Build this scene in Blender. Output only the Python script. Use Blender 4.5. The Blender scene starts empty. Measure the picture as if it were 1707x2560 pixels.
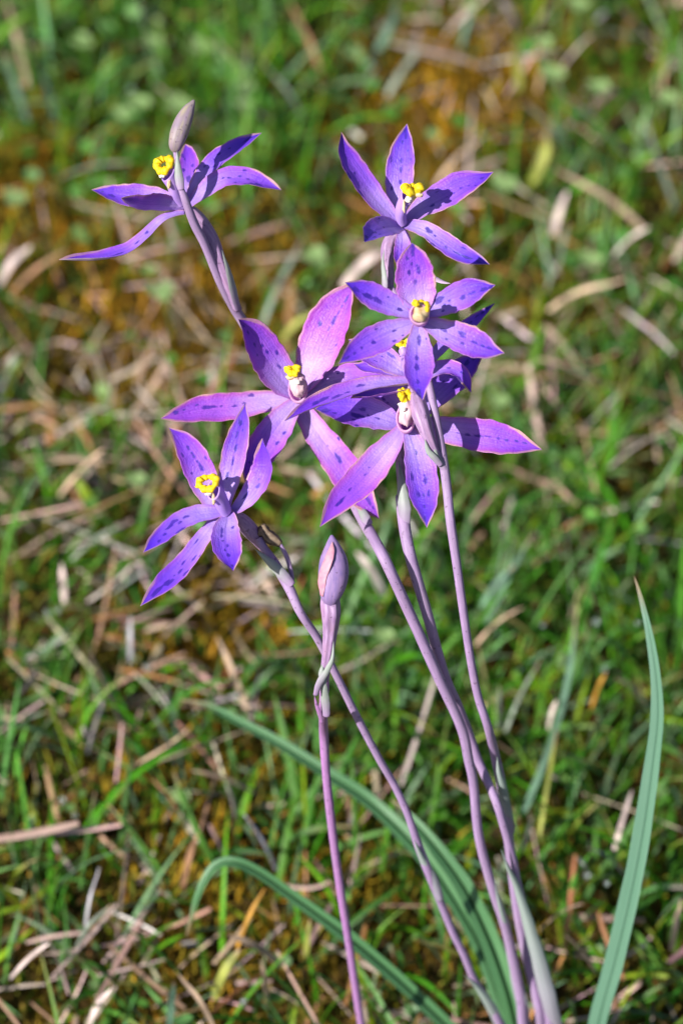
import bpy, math, random
import numpy as np
rng = np.random.default_rng(11)
random.seed(5)
SC = bpy.context.scene
COL = SC.collection
rad = math.radians

# ------------------------------------------------------------------ camera
PITCH = rad(47.0)                 # looking down onto the turf
CAM = np.array([0.0, -0.66, 0.775])
DIST = 0.80                       # focus distance: the flower heads
KPX = 0.3 / 2560.0                # 36 mm / 120 mm over the photo's height
cam_d = bpy.data.cameras.new('camera')
cam_o = bpy.data.objects.new('camera', cam_d)
COL.objects.link(cam_o)
cam_d.sensor_fit = 'VERTICAL'; cam_d.sensor_height = 36.0; cam_d.sensor_width = 24.0
cam_d.lens = 120.0
cam_d.clip_start = 0.01; cam_d.clip_end = 200.0
cam_d.dof.use_dof = True
cam_d.dof.focus_distance = DIST - 0.002
cam_d.dof.aperture_fstop = 10.8
cam_o.location = CAM
cam_o.rotation_euler = (math.pi / 2 - PITCH, 0, 0)
SC.camera = cam_o
RX = np.array([1.0, 0, 0])
UP = np.array([0, math.sin(PITCH), math.cos(PITCH)])
BK = np.array([0, -math.cos(PITCH), math.sin(PITCH)])      # towards the camera
ROT = np.stack([RX, UP, BK], axis=1)

# ------------------------------------------------------------------ light
SUN_CAM = np.array([-0.64, 0.07, 0.76])
sv = ROT @ SUN_CAM; sv /= np.linalg.norm(sv)
elev = math.asin(sv[2]); azim = math.atan2(sv[0], sv[1])
w = bpy.data.worlds.new('World'); SC.world = w; w.use_nodes = True
nt = w.node_tree
bg = nt.nodes['Background']; sky = nt.nodes.new('ShaderNodeTexSky')
sky.sky_type = 'NISHITA'; sky.sun_disc = False
sky.sun_elevation = elev; sky.sun_rotation = azim
nt.links.new(sky.outputs[0], bg.inputs[0]); bg.inputs[1].default_value = 0.07
sd = bpy.data.lights.new('sun', 'SUN'); so = bpy.data.objects.new('sun', sd); COL.objects.link(so)
sd.energy = 5.0; sd.angle = rad(0.53); sd.color = (1.0, 0.965, 0.915)
so.location = sv * 3
from mathutils import Vector
so.rotation_euler = Vector(sv).to_track_quat('Z', 'Y').to_euler()
SC.view_settings.view_transform = 'Standard'; SC.view_settings.look = 'None'
SC.view_settings.exposure = 0.6; SC.view_settings.gamma = 1.0
SC.render.engine = 'CYCLES'
SC.cycles.use_denoising = True
SC.cycles.max_bounces = 8; SC.cycles.transmission_bounces = 6

# ------------------------------------------------------------------ pixel -> place helpers
def cam2w(c):
    return CAM + np.asarray(c) @ ROT.T
def px2c(px, py, dz):             # camera-frame point for a pixel, dz metres behind the focus plane
    d = DIST + np.asarray(dz, float)
    return np.stack([(np.asarray(px, float) - 853.5) * KPX * d, -(np.asarray(py, float) - 1280) * KPX * d, -d], -1)
def P(px, py, dz=0.0): return cam2w(px2c(px, py, dz))
def G(px, py, h=0.0):             # where the line of sight meets the level h above the ground
    d = ROT @ np.array([(px - 853.5) * KPX, -(py - 1280) * KPX, -1.0])
    return CAM + d * ((h - CAM[2]) / d[2])
def w2px(p):
    c = (np.asarray(p) - CAM) @ ROT
    return np.stack([853.5 + c[..., 0] / -c[..., 2] / KPX, 1280 - c[..., 1] / -c[..., 2] / KPX], -1)
PXM = KPX * DIST                  # metres per photo pixel at the focus plane

def catmull(pts, n, even=True):
    pts = np.asarray(pts, float)
    if len(pts) == 2: pts = np.array([pts[0], (pts[0] + pts[1]) / 2, pts[1]])
    e = np.vstack([2 * pts[0] - pts[1], pts, 2 * pts[-1] - pts[-2]])
    out = []
    for i in range(len(pts) - 1):
        p0, p1, p2, p3 = e[i:i + 4]
        for t in np.linspace(0, 1, 24, endpoint=False):
            out.append(0.5 * (2 * p1 + (p2 - p0) * t + (2 * p0 - 5 * p1 + 4 * p2 - p3) * t * t + (3 * p1 - p0 - 3 * p2 + p3) * t ** 3))
    out.append(pts[-1]); out = np.array(out)
    L = np.concatenate([[0], np.cumsum(np.linalg.norm(np.diff(out[:, :2] if out.shape[1] > 2 else out, axis=0), axis=1) + 1e-9)])
    s = np.linspace(0, L[-1], n)
    return np.stack([np.interp(s, L, out[:, k]) for k in range(out.shape[1])], -1)
def norm(a): return a / (np.linalg.norm(a, axis=-1, keepdims=True) + 1e-12)

ORG = {}
def put(name, verts, faces, mats, parent=None, origin=None, mi=None, uv=None, attrs=None, smooth=True, props=None):
    verts = np.asarray(verts, float)
    if origin is None: origin = ORG[parent.name] if parent else np.zeros(3)
    origin = np.asarray(origin, float)
    me = bpy.data.meshes.new(name)
    me.from_pydata((verts - origin).tolist(), [], faces if isinstance(faces, list) else faces.tolist())
    for m in (mats if isinstance(mats, (list, tuple)) else [mats]): me.materials.append(m)
    if mi is not None: me.polygons.foreach_set('material_index', np.asarray(mi, np.int32))
    if smooth: me.polygons.foreach_set('use_smooth', np.ones(len(me.polygons), bool))
    if uv is not None:
        l = me.uv_layers.new(name='UVMap'); vi = np.empty(len(me.loops), np.int32); me.loops.foreach_get('vertex_index', vi)
        l.data.foreach_set('uv', np.asarray(uv, float)[vi].ravel())
    for k, v in (attrs or {}).items():
        v = np.asarray(v, float)
        if v.ndim == 1:
            me.attributes.new(k, 'FLOAT', 'POINT').data.foreach_set('value', v)
        else:
            me.attributes.new(k, 'FLOAT_COLOR', 'POINT').data.foreach_set('color', np.hstack([v, np.ones((len(v), 1))]).ravel())
    me.update()
    o = bpy.data.objects.new(name, me); COL.objects.link(o)
    ORG[o.name] = origin
    if parent: o.parent = parent; o.location = origin - ORG[parent.name]
    else: o.location = origin
    for k, v in (props or {}).items(): o[k] = v
    return o
def tag(o, label=None, cat=None, group=None, kind=None):
    if label: o['label'] = label
    if cat: o['category'] = cat
    if group: o['group'] = group
    if kind: o['kind'] = kind
    return o
def root(name, at, label, cat, group=None):
    e = bpy.data.objects.new(name, None); COL.objects.link(e); e.location = at; e.empty_display_size = 0.01
    ORG[e.name] = np.asarray(at, float)
    return tag(e, label, cat, group)

# ------------------------------------------------------------------ materials
def mat(name):
    m = bpy.data.materials.new(name); m.use_nodes = True
    n = m.node_tree.nodes; l = m.node_tree.links
    return m, n, l, n['Principled BSDF'], n['Material Output']
def mk(n, t, **kw):
    x = n.new(t)
    for k, v in kw.items(): setattr(x, k, v)
    return x
def ramp(n, stops, interp='LINEAR'):
    r = n.new('ShaderNodeValToRGB'); r.color_ramp.interpolation = interp
    e = r.color_ramp.elements
    while len(e) < len(stops): e.new(0.5)
    for k, (p, c) in enumerate(stops): e[k].position = p; e[k].color = (*c, 1) if len(c) == 3 else c
    return r
def mixc(n, l, fac, a, b, mode='MIX'):
    x = n.new('ShaderNodeMix'); x.data_type = 'RGBA'; x.blend_type = mode
    for s, v in ((0, fac), (6, a), (7, b)):
        if hasattr(v, 'is_linked') or hasattr(v, 'links'): l.new(v, x.inputs[s])
        else: x.inputs[s].default_value = v if s == 0 else (*v, 1)
    return x.outputs[2]
def math_(n, l, op, a, b=None, clamp=False):
    x = n.new('ShaderNodeMath'); x.operation = op; x.use_clamp = clamp
    for s, v in ((0, a), (1, b)):
        if v is None: continue
        if hasattr(v, 'links'): l.new(v, x.inputs[s])
        else: x.inputs[s].default_value = v
    return x.outputs[0]
def attr(n, name, typ='GEOMETRY'):
    a = n.new('ShaderNodeAttribute'); a.attribute_type = typ; a.attribute_name = name
    return a
def translucent(n, l, bsdf, out, color, fac):
    t = n.new('ShaderNodeBsdfTranslucent'); l.new(color, t.inputs[0])
    m = n.new('ShaderNodeMixShader'); m.inputs[0].default_value = fac
    l.new(bsdf.outputs[0], m.inputs[1]); l.new(t.outputs[0], m.inputs[2]); l.new(m.outputs[0], out.inputs[0])

def petal_material():
    m, n, l, b, out = mat('petal_violet')
    uv = mk(n, 'ShaderNodeUVMap'); sep = mk(n, 'ShaderNodeSeparateXYZ'); l.new(uv.outputs[0], sep.inputs[0])
    U, V = sep.outputs[0], sep.outputs[1]
    tint = attr(n, 'tint', 'OBJECT').outputs['Fac']; spot = attr(n, 'spot').outputs['Fac']
    blue = ramp(n, [(0.0, (.34, .19, .70)), (0.2, (.50, .34, .88)), (0.48, (.31, .14, .86)), (0.78, (.165, .055, .80)), (1.0, (.08, .02, .60))])
    pink = ramp(n, [(0.0, (.54, .34, .72)), (0.22, (.62, .41, .80)), (0.52, (.47, .13, .74)), (0.82, (.37, .07, .66)), (1.0, (.31, .065, .50))])
    l.new(U, blue.inputs[0]); l.new(U, pink.inputs[0])
    c = mixc(n, l, tint, blue.outputs[0], pink.outputs[0])
    # fine lengthwise veins
    mp = mk(n, 'ShaderNodeMapping'); mp.inputs['Scale'].default_value = (1.3, 52, 1); l.new(uv.outputs[0], mp.inputs[0])
    oi = mk(n, 'ShaderNodeObjectInfo'); l.new(oi.outputs['Random'], mp.inputs['Location'])
    nz = mk(n, 'ShaderNodeTexNoise'); nz.inputs['Scale'].default_value = 1.0; nz.inputs['Detail'].default_value = 3.0; l.new(mp.outputs[0], nz.inputs[0])
    vr = ramp(n, [(0.32, (.50, .38, .70)), (0.56, (1.12, 1.14, 1.04))]); l.new(nz.outputs[0], vr.inputs[0])
    c = mixc(n, l, 0.46, c, vr.outputs[0], 'MULTIPLY')
    # soft blotches of stronger pigment
    tc = mk(n, 'ShaderNodeTexCoord'); n2 = mk(n, 'ShaderNodeTexNoise'); n2.inputs['Scale'].default_value = 220; n2.inputs['Detail'].default_value = 2.0; l.new(tc.outputs['Object'], n2.inputs[0])
    r2 = ramp(n, [(0.35, (.78, .72, .95)), (0.65, (1.1, 1.1, 1.03))]); l.new(n2.outputs[0], r2.inputs[0])
    c = mixc(n, l, 0.8, c, r2.outputs[0], 'MULTIPLY')
    # margin: magenta, then a tan rim
    av = math_(n, l, 'ABSOLUTE', math_(n, l, 'MULTIPLY_ADD', V, 2.0)); av.node.inputs[0].links[0].from_node.inputs[2].default_value = -1.0
    e = math_(n, l, 'ADD', av, math_(n, l, 'MULTIPLY', math_(n, l, 'SUBTRACT', n2.outputs[0], 0.5), 0.34))
    tipm = math_(n, l, 'POWER', U, 8.0)
    e2 = math_(n, l, 'ADD', e, math_(n, l, 'MULTIPLY', tipm, 0.66))
    rm = ramp(n, [(0.55, (0, 0, 0)), (0.97, (1, 1, 1))]); l.new(e, rm.inputs[0])
    mt = math_(n, l, 'MULTIPLY_ADD', tint, 0.5); mt.node.inputs[2].default_value = .28
    c = mixc(n, l, math_(n, l, 'MULTIPLY', rm.outputs[0], mt), c, (.52, .075, .46))
    rt = ramp(n, [(0.90, (0, 0, 0)), (1.0, (1, 1, 1))]); l.new(e2, rt.inputs[0])
    n5 = mk(n, 'ShaderNodeTexNoise'); n5.inputs['Scale'].default_value = 110; n5.inputs['Detail'].default_value = 3.0; l.new(tc.outputs['Object'], n5.inputs[0])
    r5 = ramp(n, [(0.38, (.15, .15, .15)), (0.62, (1, 1, 1))]); l.new(n5.outputs[0], r5.inputs[0])
    gate = math_(n, l, 'MAXIMUM', math_(n, l, 'MULTIPLY', r5.outputs[0], 0.85), math_(n, l, 'MULTIPLY', math_(n, l, 'POWER', U, 4.0), 0.9))
    c = mixc(n, l, math_(n, l, 'MULTIPLY', rt.outputs[0], gate), c, (.66, .38, .31))
    # dark blue spots
    c = mixc(n, l, math_(n, l, 'MULTIPLY', spot, 0.93), c, (.045, .018, .34))
    l.new(c, b.inputs['Base Color'])
    b.inputs['Roughness'].default_value = 0.34; b.inputs['Specular IOR Level'].default_value = 0.34
    b.inputs['Sheen Weight'].default_value = 0.05
    # cell glitter
    n3 = mk(n, 'ShaderNodeTexNoise'); n3.inputs['Scale'].default_value = 1900; n3.inputs['Detail'].default_value = 1.0; l.new(tc.outputs['Object'], n3.inputs[0])
    hs = math_(n, l, 'ADD', math_(n, l, 'MULTIPLY', nz.outputs[0], 1.2), math_(n, l, 'MULTIPLY', n3.outputs[0], 1.0))
    bp = mk(n, 'ShaderNodeBump'); bp.inputs['Strength'].default_value = 0.6; bp.inputs['Distance'].default_value = 0.0003; l.new(hs, bp.inputs['Height']); l.new(bp.outputs[0], b.inputs['Normal'])
    translucent(n, l, b, out, c, 0.24)
    return m
def mottled(name, c0, c1, scale, rough=0.5, tr=0.0, bump=0.2, dist=.0002, spec=.35, stretch=None, thr=(0.35, 0.65), foot=None, footto=.45, alt=None, altsc=(5, 1, 1), tipc=None):
    m, n, l, b, out = mat(name)
    tc = mk(n, 'ShaderNodeTexCoord'); src = tc.outputs['Object']
    if stretch is not None:
        mp = mk(n, 'ShaderNodeMapping'); mp.inputs['Scale'].default_value = stretch; uvn = mk(n, 'ShaderNodeUVMap'); l.new(uvn.outputs[0], mp.inputs[0]); src = mp.outputs[0]
    nz = mk(n, 'ShaderNodeTexNoise'); nz.inputs['Scale'].default_value = scale; nz.inputs['Detail'].default_value = 4.0; l.new(src, nz.inputs[0])
    r = ramp(n, [(thr[0], c0), (thr[1], c1)]); l.new(nz.outputs[0], r.inputs[0])
    c = r.outputs[0]
    if foot is not None:
        sx = mk(n, 'ShaderNodeSeparateXYZ'); l.new(uvn.outputs[0], sx.inputs[0])
        fr = ramp(n, [(0.04, (1, 1, 1)), (footto, (0, 0, 0))]); l.new(sx.outputs[0], fr.inputs[0]); c = mixc(n, l, fr.outputs[0], c, foot)
    if alt is not None:
        ma = mk(n, 'ShaderNodeMapping'); ma.inputs['Scale'].default_value = altsc; l.new(uvn.outputs[0], ma.inputs[0])
        oi = mk(n, 'ShaderNodeObjectInfo'); l.new(oi.outputs['Random'], ma.inputs['Location'])
        na = mk(n, 'ShaderNodeTexNoise'); na.inputs['Scale'].default_value = 2.0; na.inputs['Detail'].default_value = 5; l.new(ma.outputs[0], na.inputs[0])
        ra_ = ramp(n, [(.46, (0, 0, 0)), (.66, (.75, .75, .75))]); l.new(na.outputs[0], ra_.inputs[0]); c = mixc(n, l, ra_.outputs[0], c, alt)
        nd = mk(n, 'ShaderNodeTexNoise'); nd.inputs['Scale'].default_value = 900; nd.inputs['Detail'].default_value = 2; l.new(tc.outputs['Object'], nd.inputs[0])
        rd = ramp(n, [(.64, (0, 0, 0)), (.70, (.6, .6, .6))]); l.new(nd.outputs[0], rd.inputs[0]); c = mixc(n, l, rd.outputs[0], c, (.10, .055, .10))
    if tipc is not None:
        sx = mk(n, 'ShaderNodeSeparateXYZ'); l.new(uvn.outputs[0], sx.inputs[0])
        ut = math_(n, l, 'ADD', sx.outputs[0], math_(n, l, 'MULTIPLY', math_(n, l, 'SUBTRACT', nz.outputs[0], .5), .12))
        fr = ramp(n, [(0.93, (0, 0, 0)), (.985, (.9, .9, .9))]); l.new(ut, fr.inputs[0]); c = mixc(n, l, fr.outputs[0], c, tipc)
    l.new(c, b.inputs['Base Color']); b.inputs['Roughness'].default_value = rough; b.inputs['Specular IOR Level'].default_value = spec
    bp = mk(n, 'ShaderNodeBump'); bp.inputs['Strength'].default_value = bump; bp.inputs['Distance'].default_value = dist; l.new(nz.outputs[0], bp.inputs['Height']); l.new(bp.outputs[0], b.inputs['Normal'])
    if tr: translucent(n, l, b, out, c, tr)
    return m
def shaded_attr(name, rough, tr, spec=.3, noise=260, amt=.35):
    m, n, l, b, out = mat(name)
    a = attr(n, 'tone').outputs['Color']
    tc = mk(n, 'ShaderNodeTexCoord'); nz = mk(n, 'ShaderNodeTexNoise'); nz.inputs['Scale'].default_value = noise; nz.inputs['Detail'].default_value = 3; l.new(tc.outputs['Object'], nz.inputs[0])
    r = ramp(n, [(0.3, (.55, .55, .55)), (0.7, (1.2, 1.2, 1.2))]); l.new(nz.outputs[0], r.inputs[0])
    c = mixc(n, l, amt, a, r.outputs[0], 'MULTIPLY')
    l.new(c, b.inputs['Base Color']); b.inputs['Roughness'].default_value = rough; b.inputs['Specular IOR Level'].default_value = spec
    bp = mk(n, 'ShaderNodeBump'); bp.inputs['Strength'].default_value = .25; bp.inputs['Distance'].default_value = .0002; l.new(nz.outputs[0], bp.inputs['Height']); l.new(bp.outputs[0], b.inputs['Normal'])
    if tr: translucent(n, l, b, out, c, tr)
    return m
M_PETAL = petal_material()
M_BACK = mottled('petal_back_lilac', (.50, .36, .56), (.66, .50, .64), 5, .5, .3, .3, stretch=(2, 12, 1))
M_STEM = mottled('stem_mauve', (.26, .165, .32), (.385, .26, .43), 2.0, .5, 0, .5, .0002, stretch=(26, 6, 1), thr=(.3, .66), alt=(.31, .225, .33), altsc=(4, 1.5, 1))
M_STEMP = mottled('stem_magenta', (.31, .13, .34), (.44, .21, .46), 2.0, .46, 0, .5, .0002, stretch=(26, 6, 1), thr=(.3, .66), alt=(.34, .20, .36), altsc=(4, 1.5, 1))
M_OVARY = mottled('ovary_mauve', (.23, .125, .27), (.40, .26, .43), 2.0, .48, 0, .4, .0002, stretch=(5, 10, 1), thr=(.3, .66), alt=(.36, .20, .33), altsc=(2, 3, 1))
M_BRACT = mottled('bract_grey_green', (.27, .31, .27), (.36, .38, .36), 3, .5, .12, .2, stretch=(2, 10, 1), foot=(.36, .24, .41))
M_SHEATH = mottled('sheath_glaucous', (.25, .33, .28), (.33, .36, .35), 2.0, .48, .06, .2, stretch=(2, 7, 1), foot=(.33, .28, .37), footto=.6)
M_LEAF = mottled('leaf_green', (.05, .16, .06), (.11, .25, .10), 3, .40, .16, .35, .0003, .45, stretch=(1.2, 26, 1), tipc=(.30, .20, .12))
M_LEAFB = mottled('leaf_glaucous', (.085, .195, .125), (.14, .265, .18), 3, .38, .10, .35, .0003, .5, stretch=(1.2, 22, 1), tipc=(.30, .20, .12))
M_BUD = mottled('bud_mauve', (.20, .14, .36), (.34, .215, .42), 2.0, .46, .08, .4, .0002, stretch=(3, 9, 1), thr=(.3, .66), alt=(.36, .22, .40), altsc=(1.2, 2.5, 1))
M_BUDG = mottled('bud_brown_lilac', (.20, .145, .23), (.35, .29, .21), 2.0, .48, .08, .4, .0002, stretch=(1.6, 8, 1), thr=(.3, .66), alt=(.30, .21, .30), altsc=(1.2, 2.5, 1))
M_SEAM = mottled('bud_seam_pink', (.50, .20, .30), (.60, .30, .35), 700, .5, .1, .2)
M_COL = mottled('column_lilac', (.50, .30, .78), (.60, .38, .80), 260, .4, .3, .1)
M_COLP = mottled('column_pink', (.78, .44, .74), (.84, .54, .78), 260, .4, .5, .1)
M_CREAM = mottled('anther_cream', (.62, .42, .22), (.76, .60, .38), 700, .5, .2, .2)
M_ANTH = mottled('anther_pink', (.74, .47, .56), (.82, .58, .60), 500, .5, .2, .2)
M_YEL = mottled('crest_yellow', (.82, .56, .006), (.93, .74, .03), 1600, .5, .25, .5, .0002, .3)
M_WHITE = mottled('tuft_white', (.82, .74, .62), (.9, .85, .8), 1500, .5, .2, .4)
M_BROWN = mottled('withered_brown', (.12, .08, .05), (.26, .19, .13), 700, .6, .1, .5)
M_GRASS = shaded_attr('turf_blade', .5, .34, .28)
M_STRAW = shaded_attr('dry_straw', .55, .15, .3)
M_MOSS = shaded_attr('moss', .7, .22, .15)
M_CLOVER = shaded_attr('clover_leaf', .45, .25, .35)

# ------------------------------------------------------------------ shape builders
PROF = {
 'petal': ([0, .06, .15, .3, .45, .58, .7, .8, .88, .94, .98, 1], [.34, .44, .62, .86, .98, 1, .90, .70, .45, .23, .08, .0]),
 'broad': ([0, .06, .15, .3, .5, .65, .78, .88, .95, 1], [.38, .5, .70, .92, 1, .96, .80, .54, .26, .0]),
 'strap': ([0, .06, .2, .4, .6, .75, .88, .95, 1], [.42, .55, .78, .95, 1, .88, .54, .26, .0]),
 'bract': ([0, .08, .3, .6, .85, 1], [.62, .85, .95, .72, .34, .0]),
 'strapleaf': ([0, .3, .55, .75, .88, .96, 1], [1, 1, .9, .68, .42, .2, .03]),
 'leaf': ([0, .2, .5, .8, .93, 1], [.8, .95, 1, .72, .42, .05]),
}
def to_px(zone, pts):
    ox, oy, s = zone
    return [(ox + p[0] * s, oy + p[1] * s) + tuple(p[2:]) for p in pts]

def blade(name, zone, pts, hw, nrm, parent, mats, dz0=0.0, tip=0.0, pw=1.4, cup=.36, prof='petal', spots=(), th=.00024, nu=110, nv=36,
          wav=.055, tint=0.2, origin=None, fold=0.0, groove=0.0, autospots=0, apparent=True, lab=None):
    """A petal, bract or leaf: a centreline through photo points, swept by a cupped cross-section with real thickness."""
    z = np.array([p[2] if len(p) > 2 else np.nan for p in pts]); q = np.array([p[:2] for p in to_px(zone, pts)], float)
    if np.isnan(z).any():
        L = np.concatenate([[0], np.cumsum(np.linalg.norm(np.diff(q, axis=0), axis=1))]); L /= L[-1]
        z = dz0 + tip * PXM * L ** pw
    c = catmull(np.column_stack([q, z]), nu + 1)
    cc = px2c(c[:, 0], c[:, 1], c[:, 2])
    s = np.linspace(0, 1, nu + 1)
    T = norm(np.gradient(cc, axis=0))
    n0 = np.array(nrm[0] if isinstance(nrm[0], (tuple, list)) else nrm, float); n1 = np.array(nrm[1] if isinstance(nrm[0], (tuple, list)) else nrm, float)
    N = norm(n0)[None] * (1 - s[:, None]) + norm(n1)[None] * s[:, None]
    N = norm(N - (N * T).sum(1, keepdims=True) * T)
    S = norm(np.cross(T, N))
    W = np.interp(s, *PROF[prof]) * hw * zone[2] * PXM
    ker = np.array([1, 2, 3, 2, 1]) / 9.0
    W = np.convolve(np.pad(W, 2, mode='edge'), ker, 'valid'); W[-1] = 1e-5; W[-2] = min(W[-2], W[-3] * .6)
    if apparent:
        W = W / np.clip(np.linalg.norm(S[:, :2], axis=1), .45, 1)
    v = np.linspace(-1, 1, nv + 1)
    ph = rng.uniform(0, 6.28)
    wave = wav * (np.sin(s * 9 + ph)[:, None] * np.sign(v)[None] * v[None] ** 2 + .5 * np.sin(s * 17 + ph)[:, None] * v[None] ** 3)
    off = cup * v[None] ** 2 * (.75 + .9 * s[:, None] ** 4) + fold * np.abs(v)[None] + wave - groove * np.exp(-(v[None] / .13) ** 4) - .05 * np.exp(-(v[None] / .12) ** 2) * (1 - s[:, None])
    jit = 1 + .022 * np.sin(s * 31 + ph * 3)[:, None] * np.sign(v)[None] + .018 * np.sin(s * 53 + ph)[:, None] + .05 * np.sin(s * 7 + ph)[:, None] * (v[None] > 0) + .05 * np.sin(s * 6 + ph * 2)[:, None] * (v[None] <= 0)
    pos = cc[:, None] + S[:, None] * (W[:, None] * v[None] * jit)[..., None] + N[:, None] * (W[:, None] * off)[..., None]
    tk = th * (1 - .75 * v[None] ** 2) * np.clip(1.15 - s[:, None], .25, 1)
    back = pos - N[:, None] * tk[..., None]
    nvp = nv + 1; A = pos.reshape(-1, 3); B = back.reshape(-1, 3); n1_ = len(A)
    i, j = np.meshgrid(np.arange(nu), np.arange(nv), indexing='ij'); a = (i * nvp + j).ravel()
    f1 = np.stack([a, a + 1, a + nvp + 1, a + nvp], 1); f2 = np.stack([a, a + nvp, a + nvp + 1, a + 1], 1) + n1_
    k = np.arange(nu) * nvp
    r1 = np.stack([k, k + nvp, k + nvp + n1_, k + n1_], 1); kk = k + nv
    r2 = np.stack([kk, kk + n1_, kk + nvp + n1_, kk + nvp], 1)
    j2 = np.arange(nv); e0 = np.stack([j2, j2 + n1_, j2 + 1 + n1_, j2 + 1], 1); lb = nu * nvp + j2; e1 = np.stack([lb, lb + 1, lb + 1 + n1_, lb + n1_], 1)
    faces = np.vstack([f1, f2, r1, r2, e0, e1])
    mi = np.concatenate([np.zeros(len(f1)), np.full(len(f2), 1 if len(mats) > 1 else 0), np.zeros(len(r1) + len(r2) + len(e0) + len(e1))])
    uvv = np.stack(np.broadcast_arrays(s[:, None], (v[None] + 1) / 2), -1).reshape(-1, 2)
    wv = cam2w(A); wb = cam2w(B)
    sp = np.zeros(len(A))
    if mats[0] is M_PETAL:
        pp = w2px(wv).reshape(nu + 1, nvp, 2)
        slist = [(p[0], p[1]) + tuple(p[2:]) for p in to_px(zone, spots)]
        for _ in range(autospots):
            a_, b_ = rng.uniform(.32, .93), rng.normal(0, .28); g = pp[int(a_ * nu), int((np.clip(b_, -.8, .8) + 1) / 2 * nv)]; slist.append((g[0], g[1]))
        for q_ in slist:
            d = ((pp - np.array(q_[:2])) ** 2).sum(-1); ii, jj = np.unravel_index(np.argmin(d), d.shape)
            jj = int(np.clip(jj, 2, nv - 2))
            kz = math.exp(rng.normal(-.27, .26)); ra = kz * rng.uniform(.85, 1.25) * (rng.uniform(5.5, 9.0) if len(q_) < 3 else q_[2]); rc = kz * .78 * (rng.uniform(4.2, 6.0) if len(q_) < 4 else q_[3])
            dd = pos - pos[ii, jj]; al = (dd * T[ii]).sum(-1); ac = (dd * S[ii]).sum(-1)
            ang = rng.uniform(0, 6.28); rr = np.sqrt((al / (ra * PXM)) ** 2 + (ac / (rc * PXM)) ** 2) * (1 + .10 * np.sin(2 * np.arctan2(ac / rc, al / ra) + ang) + .10 * np.sin(3 * np.arctan2(ac / rc, al / ra) + ang * 2) + .10 * np.sin(5 * np.arctan2(ac / rc, al / ra) + ang * 3))
            sp = np.maximum(sp, (np.clip((1.2 - rr) / .34, 0, 1) * rng.uniform(.8, 1)).ravel())
    o = put(name, np.vstack([wv, wb]), faces, mats, parent, origin, mi, np.vstack([uvv, uvv]), {'spot': np.concatenate([sp, sp])}, props={'tint': float(tint)} if mats[0] is M_PETAL else None)
    if lab: o['label'] = lab
    return o

def tube_w(name, c, r, mats, parent, sides=14, origin=None, ribs=0, ribamp=.0, flat=None, attrs=None, cap=True, n=None, seam=None):
    """A tapered tube through world points c with radii r."""
    c = np.asarray(c, float); r = np.asarray(r, float)
    T = norm(np.gradient(c, axis=0)); ref = BK if n is None else n
    N = norm(ref - (T @ ref)[:, None] * T); S = np.cross(T, N)
    a = np.linspace(0, 2 * np.pi, sides, endpoint=False)
    rr = r[:, None] * (1 + (ribamp * np.abs(np.sin(a * ribs / 2)) if ribs else 0))
    fl = 1.0 if flat is None else flat
    V = c[:, None] + N[:, None] * (rr * np.cos(a) * fl)[..., None] + S[:, None] * (rr * np.sin(a))[..., None]
    m = len(c); vs = V.reshape(-1, 3)
    i, j = np.meshgrid(np.arange(m - 1), np.arange(sides), indexing='ij'); p = (i * sides + j).ravel(); q = (i * sides + (j + 1) % sides).ravel()
    F = np.stack([p, p + sides, q + sides, q], 1).tolist()
    if cap:
        F.append(list(range(sides))); F.append([(m - 1) * sides + x for x in range(sides)][::-1])
    uv = np.stack(np.broadcast_arrays(np.linspace(0, 1, m)[:, None], (a / 6.2832)[None]), -1).reshape(-1, 2)
    return put(name, vs, F, mats, parent, origin, None, uv, attrs)
def tube(name, pts, mats, parent, seg=60, sides=14, **kw):
    """pts: (px, py, radius_px, dz)"""
    c = catmull([(p[0], p[1], p[3], p[2]) for p in pts], seg)
    rr = c[:, 3] * KPX * (DIST + c[:, 2])
    return tube_w(name, P(c[:, 0], c[:, 1], c[:, 2]), rr, mats, parent, sides, **kw)

def blob_mesh(center, ax, lump, seed, nu=14, nv=10):
    r_ = np.random.default_rng(seed)
    th = np.linspace(0, np.pi, nv + 1)[:, None]; ph = np.linspace(0, 2 * np.pi, nu, endpoint=False)[None]
    d = np.stack([np.sin(th) * np.cos(ph), np.sin(th) * np.sin(ph), np.cos(th) + 0 * ph], -1)
    k = r_.normal(0, 1, (6, 3)) * 4; f = 1 + lump * sum(np.sin(d @ k[x] + x) for x in range(6)) / 3
    V = center + (d * f[..., None]) @ np.asarray(ax)
    i, j = np.meshgrid(np.arange(nv), np.arange(nu), indexing='ij'); p = (i * nu + j).ravel(); q = (i * nu + (j + 1) % nu).ravel()
    return V.reshape(-1, 3), np.stack([p, p + nu, q + nu, q], 1)

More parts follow.
